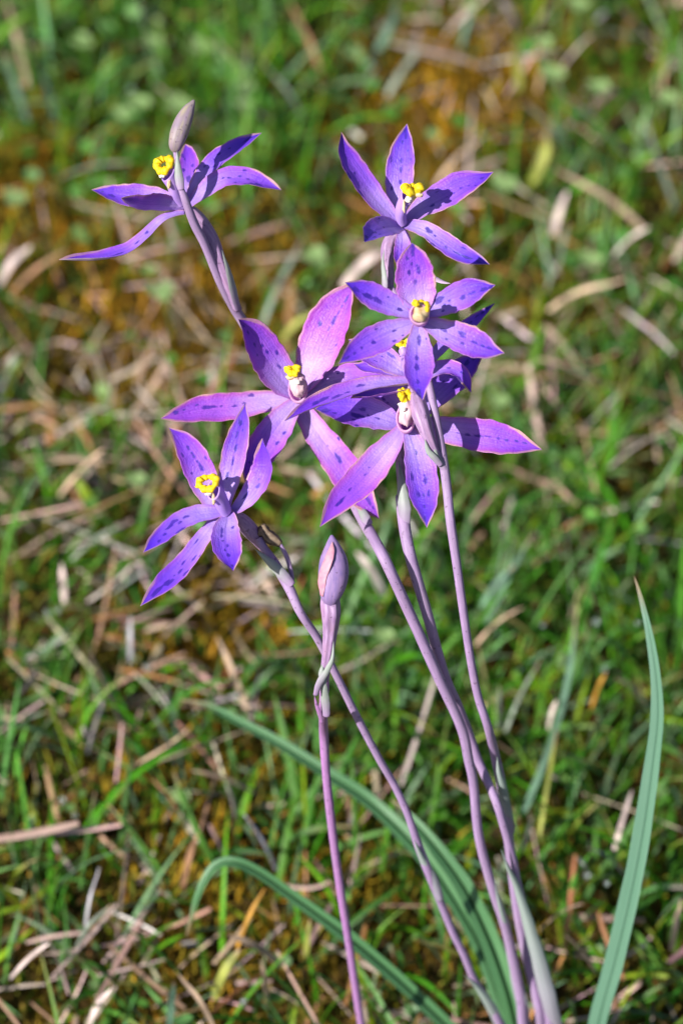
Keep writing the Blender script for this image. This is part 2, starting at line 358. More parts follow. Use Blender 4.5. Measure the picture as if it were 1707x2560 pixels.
def crest(parent, px, py, dz, rx, ry, nrm, ang, tube_r, seed):
    """The yellow lobed collar on top of the column: a lumpy ring with a hole."""
    n = norm(ROT @ np.array(nrm, float)); a0 = ROT @ np.array([math.cos(ang), math.sin(ang), 0]); a0 = norm(a0 - n * (a0 @ n)); b0 = np.cross(n, a0)
    r_ = np.random.default_rng(seed); C = P(px, py, dz); m, k = 96, 16
    t = np.linspace(0, 2 * np.pi, m, endpoint=False)[:, None]; u = np.linspace(0, 2 * np.pi, k, endpoint=False)[None]
    lob = 1 + .16 * np.sin(t * 3 + r_.uniform(0, 6)) + .15 * np.sin(t * 8 + r_.uniform(0, 6)) + .05 * np.sin(t * 17 + u * 2 + r_.uniform(0, 6)) + .07 * np.sin(t * 6 - u * 2)
    tr = tube_r * PXM * lob
    R1, R2 = rx * PXM, ry * PXM
    out = np.cos(t)[..., None] * a0 * R1 + np.sin(t)[..., None] * b0 * R2
    er = norm(out)
    V = C + out + er * (tr * np.cos(u))[..., None] + n * (tr * np.sin(u) * .85 + tube_r * PXM * .35 * np.sin(t * 2 + 1))[..., None]
    i, j = np.meshgrid(np.arange(m), np.arange(k), indexing='ij'); p = lambda a, b: ((a % m) * k + b % k).ravel()
    F = np.stack([p(i, j), p(i + 1, j), p(i + 1, j + 1), p(i, j + 1)], 1)
    return put('yellow_crest', V.reshape(-1, 3), F, [M_YEL], parent)
def tuft(parent, px, py, dz, rx, ry, seed, m=None, name='hair_tuft'):
    V, F = blob_mesh(P(px, py, dz), np.stack([RX * rx * PXM, UP * ry * PXM, BK * min(rx, ry) * PXM]), .22, seed, 18, 12)
    return put(name, V, F, [m or M_WHITE], parent)
def hood(parent, pts, m=None, flat=.8, sides=22):
    """The column: a hollow tube, open at its far end. pts: (px, py, r_px, dz)."""
    c = catmull([(p[0], p[1], p[3], p[2]) for p in pts], 16); ctr = P(c[:, 0], c[:, 1], c[:, 2]); r = c[:, 3] * PXM
    T = norm(np.gradient(ctr, axis=0)); N = norm(UP - (T @ UP)[:, None] * T); bad = np.abs(T @ UP) > .9
    N2 = norm(BK - (T @ BK)[:, None] * T); N = np.where(bad[:, None], N2, N); S = np.cross(T, N)
    a = np.linspace(0, 2 * np.pi, sides, endpoint=False)
    lip = np.clip(np.linspace(-.6, 1, 16), 0, 1)[:, None] * (.35 * np.cos(a))[None] * r.max() * 1.2
    rings = []
    for k, sh in ((1.0, 0), (.84, 0)):
        V = ctr[:, None] + N[:, None] * (r[:, None] * k * np.cos(a))[..., None] + S[:, None] * (r[:, None] * k * np.sin(a) * flat)[..., None] + T[:, None] * lip[..., None]
        rings.append(V)
    V = np.concatenate([rings[0], rings[1][::-1]], 0); m_ = len(V)
    i, j = np.meshgrid(np.arange(m_ - 1), np.arange(sides), indexing='ij'); p = (i * sides + j).ravel(); q = (i * sides + (j + 1) % sides).ravel()
    return put('column', V.reshape(-1, 3), np.stack([p, p + sides, q + sides, q], 1), [m or M_COL], parent)

# zoom frames in which the photograph was measured: x0, y0, photo pixels per unit
Z0 = (0, 0, 1.0)
Z1 = (130, 230, .3827); Z2 = (820, 280, .2806); Z3 = (830, 580, .2934); Z4 = (390, 700, .3827)
Z5 = (780, 860, .3827); Z6 = (340, 1000, .3571); Z7 = (700, 1300, .3827); Z8 = (900, 1960, .3827)
B1 = (0, 0, .544); B2 = (853, 0, .5446); B3 = (0, 1500, .544); B4 = (1100, 1400, .4931); B5 = (400, 1700, .574)
def zp(z, x, y): return z[0] + x * z[2], z[1] + y * z[2]

# ------------------------------------------------------------------ the ground
_k = rng.normal(0, 1, (14, 2)); _kf = np.concatenate([rng.uniform(8, 25, 5), rng.uniform(40, 110, 9)]); _ka = np.concatenate([np.full(5, .0035), np.full(9, .0012)]); _kp = rng.uniform(0, 6.28, 14)
_k = norm(_k) * _kf[:, None]
def gh(x, y):
    x = np.asarray(x, float); y = np.asarray(y, float)
    f = np.exp(-((x / 1.2) ** 2 + ((y - .1) / 1.2) ** 2) ** 2)
    return f * sum(_ka[i] * np.sin(_k[i, 0] * x + _k[i, 1] * y + _kp[i]) for i in range(14)) - .006
ng = 230; t = np.linspace(-1, 1, ng); wx = .55 * t + 60 * np.sign(t) * np.abs(t) ** 13
gx, gy = np.meshgrid(wx, wx + .12, indexing='ij')
i, j = np.meshgrid(np.arange(ng - 1), np.arange(ng - 1), indexing='ij'); a = (i * ng + j).ravel()
m, n, l, b, out = mat('soil_and_moss')
tc = mk(n, 'ShaderNodeTexCoord')
n1 = mk(n, 'ShaderNodeTexNoise'); n1.inputs['Scale'].default_value = 28; n1.inputs['Detail'].default_value = 8; n1.inputs['Roughness'].default_value = .65; l.new(tc.outputs['Object'], n1.inputs[0])
r1 = ramp(n, [(.3, (.02, .014, .006)), (.42, (.035, .024, .008)), (.55, (.10, .056, .010)), (.7, (.07, .065, .014))]); l.new(n1.outputs[0], r1.inputs[0])
l.new(r1.outputs[0], b.inputs['Base Color']); b.inputs['Roughness'].default_value = .9; b.inputs['Specular IOR Level'].default_value = .15
n2 = mk(n, 'ShaderNodeTexNoise'); n2.inputs['Scale'].default_value = 300; n2.inputs['Detail'].default_value = 6; l.new(tc.outputs['Object'], n2.inputs[0])
bp = mk(n, 'ShaderNodeBump'); bp.inputs['Strength'].default_value = 1; bp.inputs['Distance'].default_value = .004; l.new(n2.outputs[0], bp.inputs['Height']); l.new(bp.outputs[0], b.inputs['Normal'])
tag(put('ground', np.stack([gx.ravel(), gy.ravel(), gh(gx, gy).ravel()], 1), np.stack([a, a + ng, a + ng + 1, a + 1], 1), [m]), 'mossy soil under the turf', 'ground', kind='structure')

def strands(base, az, L, W, lean, curl, tone, seg=6, twist=None, tipdark=None, shape='blade', zmin=.0015, fold=.3):
    N = len(base); k = np.linspace(0, 1, seg + 1)
    ang = lean[:, None] + curl[:, None] * k[None] ** 1.3
    d = np.stack([np.sin(ang) * np.cos(az)[:, None], np.sin(ang) * np.sin(az)[:, None], np.cos(ang)], -1)
    step = L[:, None, None] / seg * (d[:, :-1] + d[:, 1:]) / 2
    c = base[:, None] + np.concatenate([np.zeros((N, 1, 3)), np.cumsum(step, 1)], 1)
    lo = gh(c[..., 0], c[..., 1]) + zmin; c[..., 2] = np.where((c[..., 2] < lo) & (k[None] > .01), lo, c[..., 2])
    side = np.stack([-np.sin(az), np.cos(az), 0 * az], -1)[:, None] + 0 * d
    nor = np.cross(side, d)
    tw = (rng.uniform(-.9, .9, N) if twist is None else twist)[:, None] * (.3 + k[None] * .9)
    sv_ = side * np.cos(tw)[..., None] + nor * np.sin(tw)[..., None]; nv_ = nor * np.cos(tw)[..., None] - side * np.sin(tw)[..., None]
    if shape == 'blade': wp = np.interp(k, [0, .15, .6, .85, 1], [.75, 1, .9, .5, .02])
    else: wp = np.interp(k, [0, .1, .8, 1], [.75, 1, .9, .55])
    ww = W[:, None] * wp[None] * .5
    V = np.stack([c - sv_ * ww[..., None], c - nv_ * (ww * fold)[..., None], c + sv_ * ww[..., None]], 2)
    rows = (seg + 1) * 3
    a0 = (np.arange(N) * rows)[:, None, None] + (np.arange(seg) * 3)[None, :, None] + np.arange(2)[None, None]
    a0 = a0.ravel(); F = np.stack([a0, a0 + 1, a0 + 4, a0 + 3], 1)
    tn = tone[:, None, None, :] * np.ones((1, seg + 1, 3, 1))
    if tipdark is not None:
        f = (np.clip((k - .55) / .45, 0, 1)[None, :, None, None]) * tipdark[:, None, None, None]
        tn = tn * (1 - f) + np.array([.42, .27, .15]) * f
    return V.reshape(-1, 3), F, tn.reshape(-1, 3)

def field(bumps, q):
    return sum(a_ * np.exp(-(((q[:, 0] - x_) ** 2 + (q[:, 1] - y_) ** 2) / (2 * s_ * s_))) for x_, y_, s_, a_ in bumps)
GREEN = [(350, 120, 380, .6), (550, 350, 220, .35), (1600, 2000, 350, .5), (1550, 1500, 300, .5), (300, 2050, 300, .42), (900, 2100, 250, .2), (1500, 950, 250, .25), (1050, 1650, 260, .35), (1350, 520, 150, .3), (900, 1300, 250, .25)]
MOSS = [(250, 650, 280, .8), (500, 740, 200, .7), (1150, 250, 200, .9), (1050, 380, 200, .7), (560, 1570, 150, .9), (1300, 850, 200, .3), (350, 2350, 250, .5), (1000, 2250, 200, .35), (700, 2250, 200, .35), (100, 450, 150, .5), (450, 1900, 180, .5)]
STRAW = [(200, 1250, 300, .7), (400, 1800, 300, .5), (1400, 1150, 300, .5), (150, 2450, 250, .5), (1350, 900, 200, .6), (1250, 2350, 250, .4), (700, 2400, 200, .4), (450, 450, 200, .3), (600, 1000, 300, .35), (1200, 50, 200, .4)]
XR, YR = (-.40, .40), (-.30, .72)
_nk = norm(rng.normal(0, 1, (10, 2))) * rng.uniform(30, 160, 10)[:, None]; _np = rng.uniform(0, 6.28, 10)
def patch(x, y, s=0): return sum(np.sin(_nk[i, 0] * x + _nk[i, 1] * y + _np[i] + s * i) for i in range(10)) / 10 ** .5
def scatter(n, weight):
    x = rng.uniform(*XR, n); y = rng.uniform(*YR, n); p = np.stack([x, y, gh(x, y)], -1); q = w2px(p)
    keep = rng.uniform(0, 1, n) < np.clip(weight(q, x, y), 0, 1)
    return p[keep]
def pick(cols, n, sd=.2, wts=None):
    cols = np.array(cols); c = cols[rng.choice(len(cols), n, p=wts)]
    return np.clip(c * np.exp(rng.normal(0, sd, (n, 1))) * np.exp(rng.normal(0, .08, (n, 3))), 0, .9)

# moss: a low golden fuzz of short sprigs
p = scatter(205000, lambda q, x, y: .34 + field(MOSS, q) - .2 * field(GREEN, q) + .12 * patch(x, y))
N = len(p); q = w2px(p); g = np.clip(field(MOSS, q) + rng.normal(0, .25, N), 0, 1)[:, None]
tone = g * pick([(.46, .24, .010), (.34, .20, .012), (.52, .27, .018), (.26, .19, .014)], N, .3) + (1 - g) * pick([(.19, .19, .02), (.12, .16, .02), (.28, .22, .035)], N, .3)
tone = tone * .86
V, F, tn = strands(p, rng.uniform(0, 6.28, N), rng.uniform(.004, .012, N), rng.uniform(.0006, .0014, N), rng.uniform(0, .9, N), rng.uniform(-.4, .9, N), tone, seg=2)
tag(put('moss', V, F, [M_MOSS], attrs={'tone': tn}), 'golden brown and olive moss matted between the grass blades', 'moss', kind='stuff')

# straw litter
p = scatter(15000, lambda q, x, y: .25 + .9 * field(STRAW, q) + .1 * patch(x, y, 1) - .45 * field(GREEN, q)); N = len(p)
p[:, 2] += rng.uniform(.002, .016, N)
V, F, tn = strands(p, rng.uniform(0, 6.28, N), rng.gamma(3, .0048, N) + .005, rng.gamma(4, .00020, N) + .0003, rng.uniform(1.15, 1.75, N), rng.normal(.1, .35, N),
    pick([(.62, .43, .36), (.48, .30, .19), (.68, .54, .50), (.38, .18, .07), (.55, .42, .31), (.46, .32, .26)], N, .22), seg=5, shape='straw')
tag(put('dry_grass', V, F, [M_STRAW], attrs={'tone': tn}), 'dry pinkish straw litter strewn through the turf', 'dry grass', kind='stuff')

# green turf
p = scatter(60000, lambda q, x, y: .34 + .95 * field(GREEN, q) - .40 * field(MOSS, q) + .12 * patch(x, y, 2)); N = len(p)
V, F, tn = strands(p, rng.uniform(0, 6.28, N), rng.gamma(5, .0043, N) + .005, rng.gamma(5, .00020, N) + .0003, np.abs(rng.normal(.38, .42, N)), rng.uniform(.1, 1.5, N),
    pick([(.06, .235, .006), (.105, .285, .010), (.11, .27, .07), (.04, .17, .008), (.17, .29, .15), (.19, .29, .010), (.08, .235, .02), (.10, .26, .04)], N, .25), seg=6, tipdark=(rng.uniform(0, 1, N) < .25) * rng.uniform(.4, 1, N))
tag(put('grass', V, F, [M_GRASS], attrs={'tone': tn}), 'short green turf blades leaning every way', 'grass', kind='stuff')

# small round leaves low in the turf
p = scatter(8800, lambda q, x, y: .10 + .8 * field(GREEN, q) * (q[:, 1] < 1100) + .1 * patch(x, y, 3) + .2 * field(GREEN, q)); N = len(p)
p[:, 2] += rng.uniform(.004, .018, N)
def leaflet(c, ax, r, tone, kk=10):
    """rounded leaves, slightly dished; c (N,3), ax (N,3) normals"""
    N = len(c); u = norm(np.cross(ax, np.array([.3, .2, .9]))); v = np.cross(ax, u)
    a = np.linspace(0, 2 * np.pi, kk, endpoint=False)
    rr = r[:, None] * (1 + .12 * np.cos(a * 2))[None]
    ring = c[:, None] + u[:, None] * (rr * np.cos(a))[..., None] + v[:, None] * (rr * .85 * np.sin(a))[..., None] + ax[:, None] * (r * .22)[:, None, None]
    V = np.concatenate([c[:, None], ring], 1); b0 = (np.arange(N) * (kk + 1))[:, None]
    F = np.stack([b0 + 0 * np.arange(kk), b0 + 1 + np.arange(kk), b0 + 1 + (np.arange(kk) + 1) % kk], -1).reshape(-1, 3)
    return V.reshape(-1, 3), F, np.repeat(tone, kk + 1, 0)
ax = norm(np.stack([rng.normal(0, .4, N), rng.normal(-.15, .4, N), np.ones(N)], -1))
V, F, tn = leaflet(p, ax, rng.uniform(.0014, .0030, N), pick([(.10, .26, .04), (.15, .30, .08), (.07, .20, .03), (.20, .33, .12)], N, .2))
tag(put('ground_cover', V, F, [M_CLOVER], attrs={'tone': tn}), 'small round green leaves spread low through the turf', 'ground cover', kind='stuff')


# ------------------------------------------------------------------ the orchids
def sdz(py, top=0.0):             # stems come forward from the ground to the focus plane
    t = max(0.0, (py - 1350) / (2760 - 1350))
    return top * (1 - t) + 0.112 * t ** 1.3
def stem(parent, pts, mats=None, name='stem', **kw):
    """pts: (px, py, r[, dz])"""
    return tube(name, [(p[0], p[1], p[2], p[3] if len(p) > 3 else sdz(p[1])) for p in pts], [mats or M_STEM], parent, seg=150, **kw)
def base_at(px, py):
    return G(px, py, 0.0)
PM = [M_PETAL, M_BACK]
def flower(parent, cx, cy, dz, ov, rib=6):
    """ov: ovary points (px, py, r, dz) from stem to flower; the ovary is the body that carries petals and column."""
    C = P(cx, cy, dz)
    return tube('flower', ov, [M_OVARY], parent, seg=40, sides=24, ribs=rib, ribamp=.16, origin=C)

# ---- plant C: pink flower in the middle, violet one and a bud at its tip
pc = root('orchid_plant', base_at(1320, 2748), 'leaning orchid with a big pinkish flower midway, side-facing violet flower and bud on top', 'orchid', 'spotted orchids in flower')
stem(pc, [(1320, 2748, 13), (1306, 2560, 13), (1298, 2477, 13), (1264, 2324, 12), (1233, 2230, 12), (1197, 2094, 12), (1183, 1960, 12), (1171, 1900, 12.5), (1152, 1817, 13), (1094, 1690, 13.5),
     (1031, 1549, 14), (960, 1396, 14.5), (907, 1300, 14.5, .014), (872, 1235, 13.5, .022), (800, 1110, 13, .034), (700, 960, 13, .034), (610, 808, 13, .024), (589, 775, 13, .021),
     (551, 705, 11.5, .013), (513, 613, 11, .006), (486, 559, 11.5, .002), (463, 498, 10, -.002), (450, 460, 7, -.003), (443, 405, 6, -.003), (438, 372, 7, -.002)])
blade('sheath', Z8, [(1085, 1720, .108), (1052, 1480, .088), (1005, 1250, .079), (950, 980, .069), (905, 790, .061), (872, 625, .055)], 46, (-.3, .1, .9), pc, [M_SHEATH, M_SHEATH], cup=-.75, prof='bract', nu=50, nv=14, wav=0)
blade('bract', Z1, [(1225, 1430, .016), (1190, 1280, .010), (1155, 1150, .005), (1112, 1035, .001)], 30, (.5, .1, .8), pc, [M_BRACT, M_BRACT], cup=-.6, prof='bract', nu=40, nv=12, wav=0)
blade('bract', Z1, [(842, 640, -.004), (830, 560, -.0045), (822, 480, -.005), (818, 385, -.0045)], 30, (-.1, .1, 1), pc, [M_BRACT, M_BRACT], cup=-.6, prof='bract', nu=40, nv=12, wav=0)
# sheath round the upper stem just under the pink flower
blade('bract', Z5, [(370, 1180, .009), (330, 1110, .012), (300, 1060, .015), (255, 1030, .017)], 36, (-.2, .1, .9), pc, [M_BRACT, M_BRACT], cup=-.6, prof='bract', nu=30, nv=12, wav=0)
def bud(parent, pts, m, name='flower_bud', n=None):
    return tube(name, [(p[0], p[1], p[2] * .92, p[3]) for p in pts], [m], parent, seg=40, sides=24, ribs=3, ribamp=.10)
bu = bud(pc, [(*zp(Z1, 803, 385), 6, -.002), (*zp(Z1, 806, 362), 15, -.003), (*zp(Z1, 815, 320), 20, -.004), (*zp(Z1, 832, 265), 23, -.004), (*zp(Z1, 860, 190), 22, -.004), (*zp(Z1, 892, 120), 16, -.004), (*zp(Z1, 915, 80), 9, -.004), (*zp(Z1, 929, 52), 3, -.004)], M_BUDG)

# flower F4: the big pink one
f4 = flower(pc, *zp(Z4, 925, 760), .014, [(838, 1168, 8, .031), (815, 1110, 13, .032), (785, 1050, 17, .030), (*zp(Z4, 955, 815), 13, .017), (*zp(Z4, 925, 770), 11, .014)])
A4 = (-.12, .12, 1)
def pt(fl, z, pts, hw, n, dz, tip, tint, spots=(), outer=False, **kw): return blade('petal', z, pts, hw, n, fl, [M_PETAL, M_PETAL] if outer else PM, dz, tip, spots=spots, tint=tint, **kw)
pt(f4, Z4, [(905, 745), (850, 690), (760, 560), (665, 410), (595, 315), (538, 255)], 128, (-.1, .45, .9), .014, -120, .55, [(575, 300), (600, 345), (645, 420), (690, 430), (725, 470), (790, 470), (663, 487), (800, 565, 12, 5)], prof='broad')
pt(f4, Z4, [(950, 720), (1000, 620), (1075, 445), (1150, 270), (1220, 130), (1290, 20)], 142, (-.35, .1, .95), .014, -20, .95, [(1245, 125), (1215, 175), (1190, 210, 13, 5), (1158, 265), (1130, 323), (1070, 285, 5, 4), (1175, 427)], prof='broad')
pt(f4, Z4, [(970, 760), (1030, 715), (1150, 655), (1300, 625), (1480, 635), (1620, 660)], 78, (-.1, .35, .9), .013, -60, .7, [(1190, 610), (1150, 705, 11, 5), (1205, 690)])
pt(f4, Z4, [(945, 800), (985, 885), (1060, 1005), (1180, 1170), (1300, 1340), (1400, 1480), (1457, 1562)], 112, (-.2, .05, .95), .016, -30, .85, [(1125, 1080), (1190, 1165, 12, 6), (1205, 1030), (1385, 1440, 16, 9), (1370, 1410), (1420, 1490)], prof='strap')
pt(f4, Z4, [(925, 790), (870, 860), (790, 965), (700, 1105), (635, 1225), (588, 1335)], 112, (-.05, .3, .95), .014, -60, .55, [(835, 1000), (790, 1065), (665, 1190), (695, 1190), (610, 1192)], prof='broad')
pt(f4, Z4, [(905, 775), (820, 782), (690, 798), (500, 835), (320, 848), (160, 880), (32, 905)], 95, (-.1, .2, .95), .016, -40, .85, [(575, 800, 6, 4), (515, 820), (425, 825), (350, 830, 12, 5), (320, 835), (180, 848), (265, 815), (130, 865), (625, 750)], prof='strap')
hood(f4, [(*zp(Z4, 945, 765), 8, .013), (*zp(Z4, 932, 728), 30, .009), (*zp(Z4, 928, 712), 37, .004), (*zp(Z4, 926, 708), 36, .0015)], M_COLP, flat=.68)
tuft(f4, *zp(Z4, 928, 682), .0014, 22, 33, 3, M_ANTH, 'anther')
crest(f4, *zp(Z4, 893, 588), .000, 13, 9, (-.3, .6, .8), -.3, 9, 4)
tuft(f4, *zp(Z4, 880, 635), .000, 13, 8, 5, M_CREAM); tuft(f4, *zp(Z4, 923, 668), -.0015, 8, 6, 6)

# flower F1: seen from the side
f1 = flower(pc, *zp(Z1, 872, 735), .006, [(*zp(Z1, 1215, 1425), 9, .017), (*zp(Z1, 1135, 1215), 11, .012), (*zp(Z1, 1045, 985), 18, .009), (*zp(Z1, 960, 840), 17, .007), (*zp(Z1, 895, 765), 12, .006), (*zp(Z1, 872, 735), 9, .006)])
U1 = (-.3, .75, .55)
pt(f1, Z1, [(862, 725), (790, 715), (680, 695), (500, 690), (380, 665), (260, 638)], 78, (-.1, .55, .8), .006, 30, .12, [(330, 650), (390, 675), (520, 690)])
pt(f1, Z1, [(865, 755), (800, 745), (720, 738), (600, 735), (530, 717), (452, 692)], 72, (-.1, .75, -.62), .005, -150, .55, (), th=.0003, outer=True)
pt(f1, Z1, [(868, 790), (800, 802), (715, 840), (610, 945), (500, 1035), (350, 1083), (200, 1097), (48, 1095)], 40, ((-.3, .6, .7), (-.1, .9, .4)), .005, -60, .15, [(300, 1085, 12, 4), (350, 1080), (430, 1060, 14, 4), (560, 980), (620, 920)], prof='strap', cup=.5)
pt(f1, Z1, [(885, 715), (892, 640), (898, 560), (900, 460), (872, 340)], 72, (-.2, .2, .95), .008, 110, .45, [(860, 510), (870, 440), (895, 570), (855, 415), (920, 480)], prof='broad')
pt(f1, Z1, [(888, 725), (920, 650), (965, 575), (1055, 470), (1200, 365), (1372, 266)], 62, (-.25, .5, .8), .007, 50, .02, [(1280, 310, 14, 5), (1160, 370), (1000, 485), (1060, 485), (1090, 405)])
pt(f1, Z1, [(890, 745), (940, 700), (1010, 640), (1130, 568), (1280, 565), (1400, 605), (1498, 640)], 68, ((-.3, .5, .8), (.15, .55, .8)), .005, -20, .3, [(1230, 550), (1280, 570), (1310, 600), (1350, 605), (1160, 560), (1270, 620), (1120, 560), (1200, 590), (1255, 510)], prof='broad')
hood(f1, [(*zp(Z1, 850, 720), 17, .005), (*zp(Z1, 815, 660), 20, .003), (*zp(Z1, 788, 590), 20, .001), (*zp(Z1, 760, 530), 23, 0)])
crest(f1, *zp(Z1, 733, 472), .0, 18, 19, (-.3, .5, .8), -.5, 10, 14)
tuft(f1, *zp(Z1, 725, 540), .0, 10, 9, 15); tuft(f1, *zp(Z1, 765, 600), -.001, 5, 13, 16, M_CREAM)

# ---- plant D: single pink-violet flower on a plain stem
pd = root('orchid_plant', base_at(1400, 2745), 'orchid with one pinkish violet flower whose lowest petals hang down, on a bare stem', 'orchid', 'spotted orchids in flower')
stem(pd, [(1400, 2745, 14), (1375, 2560, 13.5), (1352, 2438, 13), (1321, 2324, 13), (1292, 2210, 12), (1283, 2159, 11.5), (1267, 2094, 11), (1244, 2017, 11), (1221, 1960, 11, .0425), (1194, 1900, 11.5, .041), (1172, 1836, 12, .037), (1142, 1760, 12.5, .028), (1108, 1680, 13, .022),
     (1066, 1530, 14, .012), (1027, 1396, 15, .007), (1010, 1310, 15.5, .008), (1004, 1240, 16, .010)])
blade('sheath', Z8, [(1320, 1740, .106), (1245, 1520, .086), (1180, 1250, .075), (1100, 950, .065), (1020, 690, .057), (965, 560, .052), (918, 425, .047)], 62, (-.3, .1, .9), pd, [M_SHEATH, M_SHEATH], cup=-.75, prof='bract', nu=50, nv=14, wav=0)
blade('bract', Z5, [(590, 1210, .0075), (592, 1080, .006), (580, 940, .006), (570, 840, .007), (562, 760, .009)], 44, (-.4, .1, .9), pd, [M_BRACT, M_BRACT], cup=-.7, prof='bract', nu=40, nv=12, wav=0)
f5 = flower(pd, *zp(Z5, 612, 520), .008, [(1006, 1255, 14, .011), (*zp(Z5, 608, 930), 17, .011), (*zp(Z5, 600, 800), 18, .011), (*zp(Z5, 592, 680), 15, .010), (*zp(Z5, 605, 580), 12, .009), (*zp(Z5, 612, 520), 10, .008)])
pt(f5, Z5, [(595, 515), (540, 510), (410, 470), (260, 438), (130, 420), (18, 425)], 108, (-.1, .35, .9), .007, -10, .15, [(330, 425), (290, 470, 12, 7), (330, 475), (368, 465), (425, 488, 11, 5), (270, 495, 5, 4), (290, 535), (90, 435, 14, 8), (150, 450, 12, 8)], prof='broad')
pt(f5, Z5, [(600, 535), (560, 600), (455, 740), (330, 890), (200, 1020), (50, 1195)], 108, (-.25, .2, .95), .005, -90, .6, [(370, 808), (348, 850), (245, 950, 13, 6), (185, 1030, 14, 6)], prof='petal')
pt(f5, Z5, [(620, 540), (645, 600), (685, 725), (720, 880), (740, 1050), (748, 1202)], 106, (0, .2, .95), .004, -60, .1, [(680, 710), (655, 868, 12, 6), (735, 862), (740, 895), (695, 985), (728, 990), (760, 975, 12, 6), (733, 1060), (735, 1140, 10, 6), (750, 715)], prof='petal')
pt(f5, Z5, [(640, 510), (760, 540), (950, 575), (1100, 602), (1300, 640), (1500, 690)], 112, (-.1, .15, .95), .009, -40, .55, [(955, 580, 9, 5), (1018, 592, 10, 5), (1090, 603, 14, 5), (1140, 606, 12, 5), (1210, 615), (1272, 628), (1335, 635), (1390, 650, 12, 4)], prof='petal')
pt(f5, Z5, [(650, 480), (730, 420), (830, 320), (930, 225), (1030, 130), (1128, 55)], 98, (-.15, .25, .95), .009, 20, .12, [(860, 245), (935, 275), (960, 130), (1060, 80, 12, 8), (1010, 120), (900, 190)], prof='petal')
pt(f5, Z5, [(590, 480), (540, 425), (450, 345), (350, 270), (260, 200)], 90, (-.1, .2, .95), .009, 60, .4, (), autospots=5)
hood(f5, [(*zp(Z5, 612, 545), 8, .007), (*zp(Z5, 612, 515), 28, .004), (*zp(Z5, 610, 488), 36, .0), (*zp(Z5, 609, 484), 35, -.0025)], M_COLP, flat=.68)
tuft(f5, *zp(Z5, 610, 452), -.0027, 20, 32, 23, M_ANTH, 'anther')
crest(f5, *zp(Z5, 605, 335), -.003, 10, 13, (.2, .5, .85), .3, 9.5, 24)
tuft(f5, *zp(Z5, 595, 395), -.003, 13, 7, 25); tuft(f5, *zp(Z5, 599, 428), -.005, 5, 5, 26)

# ---- plant E: three flowers one above the other
pe = root('orchid_plant', base_at(1374, 2745), 'orchid carrying three violet flowers crowded one above another on the rightmost stem', 'orchid', 'spotted orchids in flower')
stem(pe, [(1374, 2745, 12), (1351, 2560, 11.5), (1344, 2515, 11.5), (1317, 2400, 12, .083), (1294, 2285, 12, .076), (1277, 2150, 13, .066), (1264, 2037, 13, .056), (1252, 1960, 13, .048), (1236, 1885, 12, .040), (1219, 1817, 11), (1194, 1740, 10.5), (1175, 1644, 10.5),
     (1155, 1510, 11), (1139, 1396, 11.5), (1125, 1300, 12, -.002), (1118, 1230, 12, -.001), (1111, 1174, 12, -.002), (1096, 1080, 10.5, -.003), (1079, 994, 10, -.003), (1058, 900, 9.5, -.001), (1030, 810, 9, 0), (994, 745, 8, .003), (976, 718, 8, .004)])
blade('sheath', Z8, [(985, 330, .062), (960, 220, .055), (938, 120, .049), (925, 20, .044), (905, -80, .040), (893, -180, .036)], 44, (-.1, .1, .95), pe, [M_SHEATH, M_SHEATH], cup=-.7, prof='bract', nu=40, nv=12, wav=0)
blade('bract', Z5, [(868, 830, -.003), (830, 770, -.004), (800, 720, -.005), (790, 630, -.0055)], 24, (-.3, .1, .9), pe, [M_BRACT, M_BRACT], cup=-.6, prof='bract', nu=30, nv=12, wav=0)
blade('bract', Z5, [(840, 800, -.004), (790, 740, -.0055), (750, 690, -.006), (735, 620, -.0065)], 24, (-.4, .1, .9), pe, [M_BRACT, M_BRACT], cup=-.6, prof='bract', nu=30, nv=12, wav=0)
# F7: mostly hidden, facing up
f7 = flower(pe, *zp(Z5, 655, 250), -0.001, [(*zp(Z5, 862, 815), 8, -0.001), (*zp(Z5, 800, 700), 10, -0.004), (*zp(Z5, 745, 570), 15, -0.005), (*zp(Z5, 700, 430), 20, -0.004), (*zp(Z5, 668, 310), 14, -0.002), (*zp(Z5, 655, 250), 12, -0.001)])
pt(f7, Z4, [(1680, 670), (1560, 682), (1400, 700), (1200, 760), (1000, 840), (838, 922)], 52, ((0, .85, .5), (-.1, .6, .75)), -0.002, -70, .3, [(1100, 775, 14, 5), (1050, 800, 14, 5), (1330, 690, 12, 4), (1250, 735, 12, 4), (1180, 760, 12, 4)], prof='strap', cup=.75)
pt(f7, Z5, [(655, 270), (590, 300), (480, 325), (360, 345), (250, 355)], 42, (0, .9, .3), -0.001, -10, .35, (), prof='strap', cup=.4, outer=True)
pt(f7, Z3, [(655, 1220), (580, 1180), (450, 1095), (290, 1010), (138, 915)], 112, (-.1, .45, .85), 0.002, 40, .15, [(500, 1050, 12, 5), (430, 1060), (370, 1100)])
pt(f7, Z3, [(760, 1200), (840, 1100), (950, 965), (1100, 850), (1250, 725), (1387, 603)], 62, (-.2, .4, .85), 0.002, 60, 0, [(1320, 650, 12, 5), (1280, 690), (1230, 720, 12, 5), (1180, 770)])
pt(f7, Z5, [(680, 245), (760, 205), (850, 165), (940, 170), (1005, 225), (1038, 318)], 52, ((-.1, .8, .5), (-.6, .35, .7)), -0.001, -60, .3, [(850, 190, 11, 5), (890, 155), (960, 230, 12, 5), (980, 190), (920, 220, 12, 4)], prof='broad', cup=.4)
pt(f7, Z5, [(650, 240), (560, 190), (450, 150), (340, 150), (270, 130)], 60, (-.1, .5, .8), 0.003, 60, .25, ())
hood(f7, [(*zp(Z3, 660, 1210), 13, 0.000), (*zp(Z3, 630, 1120), 14, -0.001), (*zp(Z3, 615, 1050), 14, -0.002), (*zp(Z3, 605, 1010), 15, -0.002)])
